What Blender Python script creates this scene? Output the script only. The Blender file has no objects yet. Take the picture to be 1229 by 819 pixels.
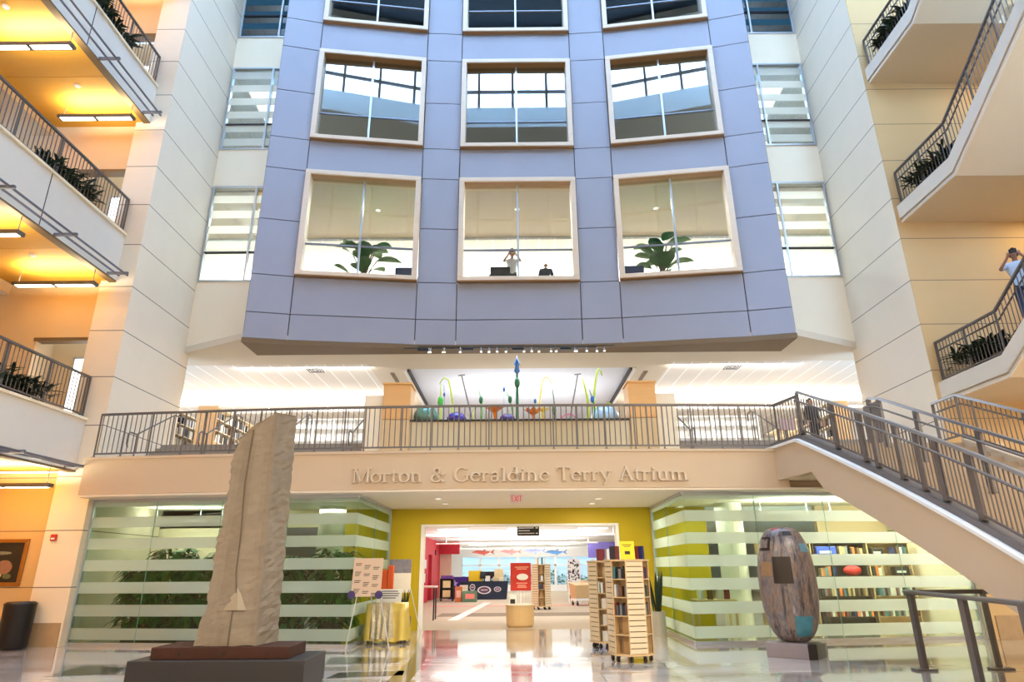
import bpy, bmesh, math, random
from mathutils import Vector, Matrix
random.seed(7)
C = bpy.context.scene.collection
SC = bpy.context.scene
PI = math.pi
def R(d): return math.radians(d)
ORD = ['first','second','third','fourth','fifth','sixth','seventh','eighth','ninth','tenth','eleventh','twelfth','thirteenth','fourteenth','fifteenth','sixteenth','seventeenth','eighteenth','nineteenth','twentieth']
# ------------------------------------------------------------------ materials
def lin(c):
    return tuple(((x/255.)/12.92 if x/255. <= .04045 else ((x/255.+.055)/1.055)**2.4) for x in c)
MC = {}
def mat(name, col, rough=.6, metal=0., nz=.06, sc=4., bump=0., es=0., ecol=None, stretch=None, trans=0., coat=0.):
    if name in MC: return MC[name]
    m = bpy.data.materials.new(name); m.use_nodes = True
    n = m.node_tree.nodes; l = m.node_tree.links; b = n['Principled BSDF']
    c = lin(col)
    b.inputs['Roughness'].default_value = rough; b.inputs['Metallic'].default_value = metal
    if trans: b.inputs['Transmission Weight'].default_value = trans
    if coat: b.inputs['Coat Weight'].default_value = coat; b.inputs['Coat Roughness'].default_value = .1
    tc = n.new('ShaderNodeTexCoord'); no = n.new('ShaderNodeTexNoise'); no.inputs['Scale'].default_value = sc; no.inputs['Detail'].default_value = 4
    src = tc.outputs['Object']
    if stretch:
        mp = n.new('ShaderNodeMapping'); mp.inputs['Scale'].default_value = stretch; l.new(src, mp.inputs[0]); src = mp.outputs[0]
    l.new(src, no.inputs['Vector'])
    mx = n.new('ShaderNodeMix'); mx.data_type = 'RGBA'
    mx.inputs[6].default_value = tuple(max(0, x*(1-nz)) for x in c)+(1,); mx.inputs[7].default_value = tuple(min(1, x*(1+nz)) for x in c)+(1,)
    l.new(no.outputs['Fac'], mx.inputs[0]); l.new(mx.outputs[2], b.inputs['Base Color'])
    if bump:
        bp = n.new('ShaderNodeBump'); bp.inputs['Strength'].default_value = bump; bp.inputs['Distance'].default_value = .02
        l.new(no.outputs['Fac'], bp.inputs['Height']); l.new(bp.outputs[0], b.inputs['Normal'])
    if es:
        b.inputs['Emission Color'].default_value = lin(ecol or col)+(1,); b.inputs['Emission Strength'].default_value = es
    MC[name] = m; return m
def line_mat(name, col, axis, z0, per, w, lcol, rough=.6, nz=.04, sc=1.5):
    """a surface with joints every PER metres along a world axis"""
    m = mat(name, col, rough, nz=nz, sc=sc)
    n = m.node_tree.nodes; l = m.node_tree.links; b = n['Principled BSDF']
    old = b.inputs['Base Color'].links[0].from_socket
    g = n.new('ShaderNodeNewGeometry'); s = n.new('ShaderNodeSeparateXYZ'); l.new(g.outputs['Position'], s.inputs[0])
    def mth(op, a, v):
        q = n.new('ShaderNodeMath'); q.operation = op; l.new(a, q.inputs[0]); q.inputs[1].default_value = v; return q.outputs[0]
    f = mth('LESS_THAN', mth('FRACT', mth('DIVIDE', mth('SUBTRACT', s.outputs[axis], z0), per), 0), w/per)
    mx = n.new('ShaderNodeMix'); mx.data_type = 'RGBA'; l.new(f, mx.inputs[0]); l.new(old, mx.inputs[6]); mx.inputs[7].default_value = lin(lcol)+(1,)
    l.new(mx.outputs[2], b.inputs['Base Color'])
    return m
def glass_mat(name, tint, refl, rough=.0, fm=.5, bands=None, bcol=(222,235,225), bmix=.62, zmin=None, zmax=None):
    """clear pane: see-through, partly mirroring; optional frosted bands by height"""
    m = bpy.data.materials.new(name); m.use_nodes = True
    n = m.node_tree.nodes; l = m.node_tree.links; n.remove(n['Principled BSDF']); out = n['Material Output']
    t = n.new('ShaderNodeBsdfTransparent'); t.inputs[0].default_value = lin(tint)+(1,)
    g = n.new('ShaderNodeBsdfGlossy'); g.inputs['Roughness'].default_value = rough; g.inputs[0].default_value = (1,1,1,1)
    fr = n.new('ShaderNodeLayerWeight'); fr.inputs[0].default_value = .35
    ad = n.new('ShaderNodeMath'); ad.operation = 'MULTIPLY_ADD'; l.new(fr.outputs['Fresnel'], ad.inputs[0]); ad.inputs[1].default_value = fm; ad.inputs[2].default_value = refl
    ad.use_clamp = True
    mx = n.new('ShaderNodeMixShader'); l.new(ad.outputs[0], mx.inputs[0]); l.new(t.outputs[0], mx.inputs[1]); l.new(g.outputs[0], mx.inputs[2])
    last = mx
    if bands:
        z0, per, w = bands
        ge = n.new('ShaderNodeNewGeometry'); s = n.new('ShaderNodeSeparateXYZ'); l.new(ge.outputs['Position'], s.inputs[0])
        def mth(op, a, v):
            q = n.new('ShaderNodeMath'); q.operation = op; l.new(a, q.inputs[0])
            if isinstance(v, (int, float)): q.inputs[1].default_value = v
            else: l.new(v, q.inputs[1])
            return q.outputs[0]
        f = mth('LESS_THAN', mth('FRACT', mth('DIVIDE', mth('SUBTRACT', s.outputs[2], z0), per), 0), w/per)
        if zmin is not None:
            p = None
            for lo, hi in zmin:
                a = mth('MULTIPLY', mth('GREATER_THAN', s.outputs[2], lo), mth('LESS_THAN', s.outputs[2], hi))
                p = a if p is None else mth('ADD', p, a)
            f = mth('MULTIPLY', f, p)
        tr = n.new('ShaderNodeBsdfTranslucent'); tr.inputs[0].default_value = lin(bcol)+(1,)
        df = n.new('ShaderNodeBsdfDiffuse'); df.inputs[0].default_value = lin(bcol)+(1,)
        m1 = n.new('ShaderNodeMixShader'); m1.inputs[0].default_value = .45; l.new(tr.outputs[0], m1.inputs[1]); l.new(df.outputs[0], m1.inputs[2])
        t2 = n.new('ShaderNodeBsdfTransparent'); t2.inputs[0].default_value = lin(tint)+(1,)
        m2 = n.new('ShaderNodeMixShader'); m2.inputs[0].default_value = bmix; l.new(t2.outputs[0], m2.inputs[1]); l.new(m1.outputs[0], m2.inputs[2])
        m3 = n.new('ShaderNodeMixShader'); l.new(f, m3.inputs[0]); l.new(mx.outputs[0], m3.inputs[1]); l.new(m2.outputs[0], m3.inputs[2])
        last = m3
    l.new(last.outputs[0], out.inputs[0])
    return m
# ------------------------------------------------------------------ mesh builder
class MB:
    def __init__(s): s.bm = bmesh.new(); s.mi = 0
    def _f(s, vs):
        try: f = s.bm.faces.new(vs); f.material_index = s.mi; return f
        except ValueError: return None
    def poly(s, pts): return s._f([s.bm.verts.new(p) for p in pts])
    def hexa(s, p):
        v = [s.bm.verts.new(q) for q in p]
        for f in ((0,3,2,1),(4,5,6,7),(0,1,5,4),(1,2,6,5),(2,3,7,6),(3,0,4,7)): s._f([v[i] for i in f])
        return v
    def box(s, x0, y0, z0, x1, y1, z1, bev=0, M=None):
        x0,x1 = min(x0,x1),max(x0,x1); y0,y1 = min(y0,y1),max(y0,y1); z0,z1 = min(z0,z1),max(z0,z1)
        v = s.hexa([(x0,y0,z0),(x1,y0,z0),(x1,y1,z0),(x0,y1,z0),(x0,y0,z1),(x1,y0,z1),(x1,y1,z1),(x0,y1,z1)])
        if bev:
            e = set(); 
            for q in v: e.update(q.link_edges)
            r = bmesh.ops.bevel(s.bm, geom=list(e), offset=bev, segments=2, affect='EDGES', profile=.5)
            v = list({w for f in r['faces'] for w in f.verts} | {q for q in v if q.is_valid})
            for f in r['faces']: f.material_index = s.mi
        if M is not None:
            for q in v: q.co = M @ q.co
        return s
    def prism(s, pts, z0, z1, M=None):
        n = len(pts); a = [s.bm.verts.new((x,y,z0)) for x,y in pts]; b = [s.bm.verts.new((x,y,z1)) for x,y in pts]
        s._f(a[::-1]); s._f(b)
        for i in range(n): s._f([a[i],a[(i+1)%n],b[(i+1)%n],b[i]])
        if M is not None:
            for q in a+b: q.co = M @ q.co
        return s
    def ring(s, c, r, ax, n, ph=0):
        ax = Vector(ax).normalized(); u = ax.orthogonal().normalized() if abs(ax.z) < .999 else Vector((1,0,0)); w = ax.cross(u)
        return [s.bm.verts.new(Vector(c)+u*(r*math.cos(2*PI*i/n+ph))+w*(r*math.sin(2*PI*i/n+ph))) for i in range(n)]
    def tube(s, pts, r, n=8, caps=True):
        pts = [Vector(p) for p in pts]; rr = r if isinstance(r, (list,tuple)) else [r]*len(pts); prev = None; u = None
        for i, p in enumerate(pts):
            d = (pts[min(i+1,len(pts)-1)]-pts[max(i-1,0)])
            d = d.normalized() if d.length > 1e-9 else Vector((0,0,1))
            if u is None: u = d.orthogonal().normalized()
            else:
                u = u-d*u.dot(d); u = u.normalized() if u.length > 1e-6 else d.orthogonal().normalized()
            w = d.cross(u)
            cur = [s.bm.verts.new(p+u*(rr[i]*math.cos(2*PI*k/n))+w*(rr[i]*math.sin(2*PI*k/n))) for k in range(n)]
            if prev:
                for k in range(n): s._f([prev[k],prev[(k+1)%n],cur[(k+1)%n],cur[k]])
            elif caps: s._f(cur[::-1])
            prev = cur
        if caps: s._f(prev)
        return s
    def bar(s, a, b, w, h):
        """rectangular bar from a to b, w across (level), h upright"""
        a = Vector(a); b = Vector(b); d = (b-a).normalized(); sd = d.cross(Vector((0,0,1)))
        sd = sd.normalized() if sd.length > 1e-5 else Vector((1,0,0)); up = sd.cross(d)
        sd *= w/2; up *= h/2
        s.hexa([a-sd-up, a+sd-up, b+sd-up, b-sd-up, a-sd+up, a+sd+up, b+sd+up, b-sd+up]); return s
    def lathe(s, prof, n=20, c=(0,0,0), sx=1, sy=1):
        prev = None
        for r, z in prof:
            cur = [s.bm.verts.new((c[0]+sx*r*math.cos(2*PI*k/n), c[1]+sy*r*math.sin(2*PI*k/n), c[2]+z)) for k in range(n)]
            if prev:
                for k in range(n): s._f([prev[k],prev[(k+1)%n],cur[(k+1)%n],cur[k]])
            else: s._f(cur[::-1])
            prev = cur
        s._f(prev); return s
    def ball(s, c, rx, ry=None, rz=None, n=14, m=9):
        ry = ry or rx; rz = rz or rx
        return s.lathe([(max(1e-3,math.sin(PI*i/m)), -rz*math.cos(PI*i/m)) for i in range(m+1)], n, c, rx, ry)
    def leaf(s, base, dirv, L, W, droop=.4, seg=4, fold=.25):
        base = Vector(base); d = Vector(dirv).normalized(); sd = d.cross(Vector((0,0,1)))
        sd = sd.normalized() if sd.length > 1e-4 else Vector((1,0,0)); rows = []
        for i in range(seg+1):
            t = i/seg; p = base+d*(L*t)-Vector((0,0,1))*(droop*L*t*t)
            w = W*math.sin(PI*min(1,t*.93+.05))**.8*(1 if i < seg else .15)
            up = sd.cross(d)
            rows.append([s.bm.verts.new(p-sd*w+up*(fold*w)), s.bm.verts.new(p), s.bm.verts.new(p+sd*w+up*(fold*w))])
        for i in range(seg):
            for k in range(2): s._f([rows[i][k],rows[i][k+1],rows[i+1][k+1],rows[i+1][k]])
        return s
    def build(s, name, m, parent=None, smooth=False, loc=None):
        me = bpy.data.meshes.new(name)
        bmesh.ops.recalc_face_normals(s.bm, faces=s.bm.faces) if not getattr(s,'norecalc',False) else None
        s.bm.to_mesh(me); s.bm.free()
        for q in (m if isinstance(m, (list,tuple)) else [m]): me.materials.append(q)
        if smooth:
            for p in me.polygons: p.use_smooth = True
        o = bpy.data.objects.new(name, me); C.objects.link(o)
        if parent: o.parent = parent
        if loc: o.location = loc
        return o
def tag(o, label=None, cat=None, group=None, kind=None):
    if label: o['label'] = label
    if cat: o['category'] = cat
    if group: o['group'] = group
    if kind: o['kind'] = kind
    return o
def thing(name, label, cat, loc=(0,0,0), rz=0, group=None, kind=None):
    o = bpy.data.objects.new(name, None); C.objects.link(o); o.empty_display_size = .2
    o.location = loc; o.rotation_euler = (0,0,rz)
    return tag(o, label, cat, group, kind)
def struct(name, mb, m, label, cat, parent=None, smooth=False):
    o = mb.build(name, m, parent, smooth)
    if parent is None: tag(o, label, cat, None, 'structure')
    return o
KIDS = {}
def kids(o): return [c for c in C.objects if c.parent is o]
def dup(root, loc, rz=0, label=None, group=None, scale=None):
    r = root.copy(); C.objects.link(r); r.location = loc; r.rotation_euler = (0,0,rz)
    if label: r['label'] = label
    if group: r['group'] = group
    if scale: r.scale = scale
    for ch in root.children:
        c = ch.copy(); C.objects.link(c); c.parent = r
        for g in ch.children:
            d = g.copy(); C.objects.link(d); d.parent = c
    return r
def put(src, name, parent, loc, rot=(0,0,0)):
    """a further instance of a part: same mesh, its own object"""
    o = bpy.data.objects.new(name, src.data); C.objects.link(o); o.parent = parent; o.location = loc; o.rotation_euler = rot; return o
def area(name, loc, sx, sy, power, col=(1,1,1), rot=(0,0,0)):
    L = bpy.data.lights.new(name, 'AREA'); L.shape = 'RECTANGLE'; L.size = sx; L.size_y = sy; L.energy = power; L.color = col
    o = bpy.data.objects.new(name, L); C.objects.link(o); o.location = loc; o.rotation_euler = rot; return o
UP = (PI,0,0)
# ------------------------------------------------------------------ palette
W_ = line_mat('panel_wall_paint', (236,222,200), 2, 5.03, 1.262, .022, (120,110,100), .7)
M_cream = mat('cream_paint', (244,228,200), .7, nz=.03, sc=1)
M_white = mat('white_paint', (240,240,238), .7, nz=.02, sc=1)
M_beige = mat('beige_plaster', (214,190,156), .7, nz=.04, sc=1)
M_fascia = mat('peach_plaster', (206,184,156), .7, nz=.03, sc=.8)
M_soffit2 = mat('gallery_soffit_paint', (240,230,214), .75, nz=.02, sc=.8)
M_soffit = mat('soffit_paint', (214,204,186), .75, nz=.03, sc=.8)
M_mustard = mat('mustard_paint', (196,170,6), .6, nz=.06, sc=1)
M_grey = mat('grey_facade_panel', (150,151,164), .55, nz=.06, sc=.9)
M_dark = mat('dark_joint', (58,56,60), .8)
M_brownu = mat('brown_soffit', (112,90,62), .6, nz=.05)
M_wood_shade = mat('shaded_wood_lining', (150,112,72), .5, nz=.1, sc=2, stretch=(6,1,1))  # frame wood with the shade of its undersides put into the colour
M_wood = mat('pale_wood_frame', (216,196,174), .5, nz=.08, sc=2, stretch=(1,1,6))
M_alu = mat('silver_metal', (190,196,202), .35, .6, nz=.03)
M_rail = mat('bronze_grey_metal', (108,102,100), .45, .35, nz=.05)
M_hand = mat('satin_handrail', (150,158,172), .3, .7, nz=.04)
M_tube = mat('slate_tube', (112,114,126), .45, .35, nz=.05)
M_bal = mat('balcony_fascia', (222,214,202), .65, nz=.03)
M_orange = mat('warm_wood_ceiling', (208,152,48), .6, nz=.07, sc=1.2, stretch=(1,6,1))
M_black = mat('black_plastic', (24,24,26), .4, nz=.1)
M_maple = mat('maple_wood', (212,178,128), .5, nz=.1, sc=3, stretch=(1,1,8))
M_maple2 = mat('pale_slatwall', (226,206,170), .5, nz=.06, sc=3, stretch=(1,1,8))
M_leaf = mat('green_leaf', (58,112,48), .5, nz=.45, sc=6)
M_leafd = mat('dark_green_leaf', (26,44,28), .5, nz=.4, sc=6)
M_stem = mat('plant_stem', (96,84,48), .7, nz=.2)
M_soil = mat('dark_planter', (70,60,52), .6, nz=.1)
M_steps = mat('grey_stair_carpet', (150,138,126), .9, nz=.12, sc=20)
M_carpet = mat('taupe_carpet', (186,172,152), .95, nz=.1, sc=12)
# ================================================================== SETTING
AX = .08
def gy(x): return 14.8+(x-AX)**2/165.          # curved front of the gallery
# ---- marble floor
m = bpy.data.materials.new('polished_marble'); m.use_nodes = True
n = m.node_tree.nodes; l = m.node_tree.links; b = n['Principled BSDF']
tc = n.new('ShaderNodeTexCoord'); mp = n.new('ShaderNodeMapping'); mp.inputs['Scale'].default_value = (.16,.9,1); l.new(tc.outputs['Object'], mp.inputs[0])
nz1 = n.new('ShaderNodeTexNoise'); nz1.inputs['Scale'].default_value = 1.3; nz1.inputs['Detail'].default_value = 7; nz1.inputs['Distortion'].default_value = .8; l.new(mp.outputs[0], nz1.inputs['Vector'])
rp = n.new('ShaderNodeValToRGB'); e = rp.color_ramp.elements; e[0].position = .32; e[0].color = lin((146,134,124))+(1,); e[1].position = .68; e[1].color = lin((222,214,204))+(1,)
q = e.new(.5); q.color = lin((202,190,178))+(1,)
l.new(nz1.outputs['Fac'], rp.inputs[0])
br = n.new('ShaderNodeTexBrick'); br.inputs['Scale'].default_value = 1; br.offset = 0; br.inputs['Brick Width'].default_value = 1.2; br.inputs['Row Height'].default_value = 1.2; br.inputs['Mortar Size'].default_value = .006
br.inputs['Color1'].default_value = (1,1,1,1); br.inputs['Color2'].default_value = (.86,.86,.87,1); br.inputs['Mortar'].default_value = (.62,.58,.55,1); l.new(tc.outputs['Object'], br.inputs['Vector'])
mu = n.new('ShaderNodeMix'); mu.data_type = 'RGBA'; mu.blend_type = 'MULTIPLY'; mu.inputs[0].default_value = 1; l.new(rp.outputs[0], mu.inputs[6]); l.new(br.outputs[0], mu.inputs[7])
l.new(mu.outputs[2], b.inputs['Base Color']); b.inputs['Roughness'].default_value = .07; b.inputs['Specular IOR Level'].default_value = .75; b.inputs['Coat Weight'].default_value = .35; b.inputs['Coat Roughness'].default_value = .04
M_marble = m
M_inlay = mat('dark_green_marble', (74,70,68), .1, nz=.35, sc=3, coat=.3)
f = MB(); f.box(-16,-6,-.3,16,19.4,0); struct('floor', f, M_marble, 'polished beige veined marble floor of the atrium', 'floor')
f = MB(); f.box(-16,19.4,-.3,16,52,0); struct('floor_library', f, M_carpet, 'taupe carpet floor of the library beyond the opening', 'floor')
def inlay(pts, lab):
    f = MB(); f.prism(pts, .0005, .003); struct('floor_inlay', f, M_inlay, lab, 'floor inlay')
inlay([(-7.75,11.6),(-6.75,11.8),(-6.9,12.5),(-7.9,12.9)], 'dark marble diamond set in the floor left of the stone monolith')
inlay([(-3.55,12.75),(-2.3,12.95),(-2.2,13.6),(-3.7,13.75)], 'dark marble band in the floor between the glass corner and the plinth')
inlay([(-3.1,11.2),(-1.95,11.45),(-2.0,11.95),(-3.05,11.8)], 'dark marble band in the floor beside the dark plinth corner')
inlay([(-2.42,16.0),(-2.3,16.0),(-1.95,14.6),(-1.8,13),(-1.75,11),(-1.8,9),(-2.05,9),(-2.1,11),(-2.1,13),(-2.2,14.6)], 'dark curved marble line in the floor before the library opening')
f = MB(); f.box(-2.9,24.6,0,3,26.4,.004); struct('carpet_inlay', f, mat('dark_carpet',(132,118,100),.95,nz=.1,sc=14), 'dark grey carpet rectangle just inside the library', 'carpet')
f = MB(); f.box(-4,30.8,0,4,31.6,.004); struct('carpet_stripe', f, mat('pink_carpet',(214,150,142),.95,nz=.1,sc=14), 'faded pink carpet stripe across the library floor', 'carpet')
f = MB(); f.prism([(-2.35,22.8),(-2.0,22.8),(-1.3,34),(-1.65,34)], .005,.008); struct('carpet_strip', f, mat('pale_carpet',(232,226,220),.95,nz=.05,sc=14), 'pale diagonal carpet strip leading to the blue desk', 'carpet')
# ---- side walls / piers
f = MB(); f.box(-11.25,15.9,0,-10.37,19.35,27); struct('wall_left', f, W_, 'tall cream panelled pier and side wall left of the grey facade', 'wall')
f = MB(); f.box(10.56,15.915,0,11.2,19.35,27); struct('wall_right', f, W_, 'tall cream panelled side wall right of the grey facade', 'wall')
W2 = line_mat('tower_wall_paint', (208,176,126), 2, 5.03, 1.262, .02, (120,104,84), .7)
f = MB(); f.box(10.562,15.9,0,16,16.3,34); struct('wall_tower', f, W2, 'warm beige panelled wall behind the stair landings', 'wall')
f = MB(); f.box(15.6,-6,0,16,15.9,34); struct('wall_outer_right', f, M_beige, 'beige outer wall of the stair tower', 'wall')
f = MB(); f.box(-15.6,-6,0,-15.2,16.0,21); struct('wall_outer_left', f, M_beige, 'beige rear wall of the left balconies', 'wall')
f = MB(); f.box(-11.3,3,20.6,-10.95,15.9,36); f.box(10.7,3,21.5,11.0,15.9,36); f.box(-11.3,15.9,27,11.3,19.4,36.0); struct('wall_upper', f, M_white, 'white walls high above the atrium under the skylight', 'wall')
f = MB(); f.box(-16,-6.3,0,16,-6,9.2); struct('wall_entry', f, M_cream, 'cream entrance wall across the atrium from the facade', 'wall')
f = MB(); f.box(-16,-6,9,16,3.3,9.3); struct('ceiling_entry', f, M_white, 'white ceiling over the entrance side of the atrium', 'ceiling')
M_brw = mat('tan_upper_wall', (120,98,74), .8, nz=.04)
f = MB(); f.box(-11,3,9.3,11,3.4,19.3); f.box(-11,3,23.6,11,3.4,28.1); f.box(-11,3,35.4,11,3.4,36); f.mi = 1; f.box(-11,2.99,28.1,11,3.4,29.6)
struct('wall_front', f, [M_brw, mat('pale_blue_band',(232,240,244),.7)], 'tan clerestory wall across the atrium with long glazed bands', 'wall')
f = MB()
for z0,z1 in ((19.3,23.6),(29.6,35.4)):
    for i in range(11): x = -11+2.2*i; f.box(x-.08,3.1,z0,x+.08,3.3,z1)
    [f.box(-11,3.1,zz-.07,11,3.3,zz+.07) for zz in ((21.45,) if z0 < 25 else (31.0,33.2))]
struct('window_1', f, M_dark, 'clerestory window grid in the wall across the atrium', 'window')
f = MB(); f.box(-10.95,3.18,19.32,10.95,3.2,23.58); struct('window_40', f, glass_mat('dimming_clerestory_glass',(70,76,82),.04), 'unseen tinted pane added to dim the lower clerestory band', 'window')  # unseen pane, tinted to dim the sky mirrored in the lowest windows
f = MB(); f.box(-11.3,3,36,11.3,8.6,36.3); f.box(-11.3,18.2,36,11.3,19.4,36.3); struct('ceiling', f, mat('dark_roof',(22,26,32),.8), 'dark roof edge around the atrium skylight', 'ceiling')
f = MB()
for i in range(10): x = -11+22/9*i; f.box(x-.09,8.6,36,x+.09,18.2,36.25)
for i in range(5): y = 8.6+2.4*i; f.box(-11,y-.09,36.02,11,y+.09,36.23)
struct('skylight', f, M_dark, 'skylight beams over the atrium', 'skylight')
# ---- left ground wall, base
f = MB(); f.box(-16,16.1,0,-11.25,16.5,3.9); struct('wall_painting', f, W2, 'warm wall with the gilt framed painting left of the pier', 'wall')
f = MB(); f.box(-15.2,16.07,0,-11.27,16.1,.5); f.box(-11.27,15.87,0,-10.42,15.9,.5); struct('baseboard_left', f, mat('tan_marble_base',(176,148,112),.25,nz=.15,sc=6), 'tan marble base along the left wall', 'baseboard')
f = MB(); f.box(10.7,15.87,0,15.6,15.9,.5); struct('baseboard_right', f, MC['tan_marble_base'], 'tan marble base along the right wall', 'baseboard')
# ---- back wall with side window openings
f = MB()
for x0,x1 in ((-10.37,-7.6),(7.7,10.56)):
    for z0,z1 in ((8.05,10.42),(14.0,15.48),(19.05,20.45),(24.1,27)): f.box(x0,19.1,z0,x1,19.35,z1)
struct('wall_back', f, M_cream, 'cream back wall beside the grey facade', 'wall')
# ---- grey curved facade
FP = [(-8.1,17.86),(-6.87,18.14),(-3.15,18.64),(-1.9,18.72),(2.0,18.72),(3.24,18.64),(6.96,18.14),(8.19,17.86)]
ZS = [8.05,8.88,10.13,12.05,13.94,15.14,17.03,18.9,20.15,22.05,23.95,26.9]
WIN = ((10.13,13.94),(15.14,18.9),(20.15,23.95))
def frame(a, b):
    a = Vector((a[0],a[1],0)); b = Vector((b[0],b[1],0)); u = (b-a).normalized(); v = Vector((-u.y,u.x,0))
    return Matrix(((u.x,v.x,0,a.x),(u.y,v.y,0,a.y),(0,0,1,0),(0,0,0,1))), (b-a).length
f = MB(); g = .013
wn = 2; ROOMS = []
M_win = glass_mat('atrium_window_glass', (232,238,238), .055, fm=.4)
M_win_hi = M_win
for i in range(7):
    Mx, L = frame(FP[i], FP[i+1]); bay = i in (1,3,5)
    zs = [8.05,8.88,10.13,13.94,15.14,18.9,20.15,23.95,26.9] if bay else ZS
    for z0, z1 in zip(zs, zs[1:]):
        if bay and (z0,z1) in WIN: continue
        f.mi = 0; f.box(g,0,z0+g,L-g,.06,z1-g,.006,Mx)
        f.mi = 1; f.box(0,.035,z0,L,.28,z1,0,Mx)
    if bay:
        for k,(z0,z1) in enumerate(WIN):
            w = thing('window_%d' % wn, '%s window in a wide pale wood frame, %s row above the gallery' % (('left','centre','right')[(1,3,5).index(i)], ('lowest','middle','top')[k]), 'window', kind='structure'); wn += 1
            w.matrix_world = Mx @ Matrix.Translation((L/2,0,z0)); h = z1-z0; t = .17; e_ = L/2-.015
            q = MB(); q.box(-e_,-.16,.03,e_,.3,t,.012); q.box(-e_,-.16,h-t,e_,-.1,h-.01,.012); q.box(-e_,-.1,h-t+.03,e_,.3,h-.01); q.box(-e_,-.16,t,-e_+t,.3,h-t,.012); q.box(e_-t,-.16,t,e_,.3,h-t,.012)
            q.build('window_frame', M_wood, w)
            q = MB(); q.box(-e_+t,-.1,h-t,e_-t,.3,h-t+.03); q.box(-e_,-.155,.0,e_,.0,.03); q.build('shaded_underside', M_wood_shade, w)  # undersides of the frame coloured brown in place of shade
            q = MB(); q.box(-e_+t,.135,t,e_-t,.145,h-t); q.build('glass_pane', M_win, w)
            q = MB(); q.box(-.03,.09,t,.03,.18,h-t); q.build('mullion', M_alu, w)
            q = MB(); q.box(-e_+t,.1,1.2,e_-t,.17,1.245); q.build('transom', mat('slate_metal',(128,134,146),.4,.4,nz=.03), w)
for x, y in (FP[0], FP[-1]):
    f.mi = 0; s_ = .28 if x < 0 else -.28
    f.box(x+s_*.05,y+.3,8.05,x+s_*.9,19.1,26.9)
struct('wall_facade', f, [M_grey, M_dark], 'curved grey panelled facade hung over the gallery', 'wall')
f = MB(); f.prism([(x,y-.03) for x,y in FP]+[(8.19,19.1),(-8.1,19.1)], 7.9, 8.05); struct('trim_1', f, M_brownu, 'dark brown underside band along the foot of the grey facade', 'trim')
# ---- side windows with frosted stripes
M_side2 = glass_mat('dark_reflection_side_glass', (84,112,124), .1, bands=(11.62,.58,.29), bcol=(96,146,166), bmix=.6, zmin=((20.3,24),))  # top row copy, its dark bluish reflection put into the tint
M_side = glass_mat('striped_side_glass', (232,240,238), .1, bands=(11.62,.58,.29), bcol=(240,244,238), bmix=.72, zmin=((11.6,14.1),(15.4,19.1),(20.3,24)))
for sd,(xa,xb,xm) in enumerate(((-10.34,-7.7,-8.85),(10.53,7.8,8.92))):
    for k,(z0,z1) in enumerate(((10.42,14.0),(15.48,19.05),(20.45,24.1))):
        w = thing('window_%d' % wn, 'tall striped window in the %s side wall bay, %s of three' % (('left','right')[sd], ('lowest','middle','top')[k]), 'window', ((xa+xb)/2,19.1,z0), kind='structure'); wn += 1
        hw = abs(xb-xa)/2; h = z1-z0
        q = MB(); q.box(-hw,-.03,0,hw,.1,.06); q.box(-hw,-.03,h-.06,hw,.1,h); q.box(-hw,-.03,.06,-hw+.06,.1,h-.06); q.box(hw-.06,-.03,.06,hw,.1,h-.06); q.build('window_frame', M_alu, w)
        q = MB(); q.box(-hw+.06,.03,.06,hw-.06,.04,h-.06); q.build('glass_pane', M_side if k < 2 else M_side2, w)
        xc = xm-(xa+xb)/2
        q = MB(); q.box(xc-.03,-.03,.06,xc+.03,.1,h-.06); q.build('mullion', M_alu, w)
        q = MB(); q.box(-hw+.06,-.02,1.05,hw-.06,.09,1.09); q.build('transom', M_dark, w)
# ---- upper rooms behind the facade
OFF = [(x,y+.33) for x,y in FP]
POLY = [(-14,19.36)]+[(-10.3,19.36),(-8.0,19.36)]+OFF[1:-1]+[(8.1,19.36),(10.5,19.36),(14,19.36),(14,32),(-14,32)]
M_taupe = mat('taupe_ceiling', (186,172,152), .8, nz=.03)
for k,zf in enumerate((9.9,14.93,19.95)):  # fifth storey surfaces darkened in colour to look like unlit rooms
    nm = ('third','fourth','fifth')[k]
    f = MB(); f.prism(POLY, zf-.2, zf); struct('floor_%s' % nm, f, M_carpet if k != 2 else mat('darkened_floor',(52,54,58),.9), 'floor of the %s storey rooms behind the facade' % nm, 'floor')
    f = MB(); f.prism(POLY, zf+4.02, zf+4.2); struct('ceiling_%s' % nm, f, M_taupe if k != 2 else mat('darkened_room',(50,56,64),.8), 'ceiling of the %s storey rooms' % nm, 'ceiling')
    f = MB(); f.box(-14,32,zf,14,32.2,zf+4.1); f.box(-14.2,19.4,zf,-14,32,zf+4.1); f.box(14,19.4,zf,14.2,32,zf+4.1); struct('wall_%s' % nm, f, M_white if k != 2 else MC['darkened_room'], 'rear wall of the %s storey rooms' % nm, 'wall')
f = MB(); f.box(-13.9,22.7,13.80,13.9,31.9,13.90); struct('ceiling_tiles_third', f, line_mat('third_tile_lines', (232,230,226), 0, .3, .61, .05, (252,252,250), .8), 'white tiled ceiling beyond the lowest facade windows', 'ceiling')
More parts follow.
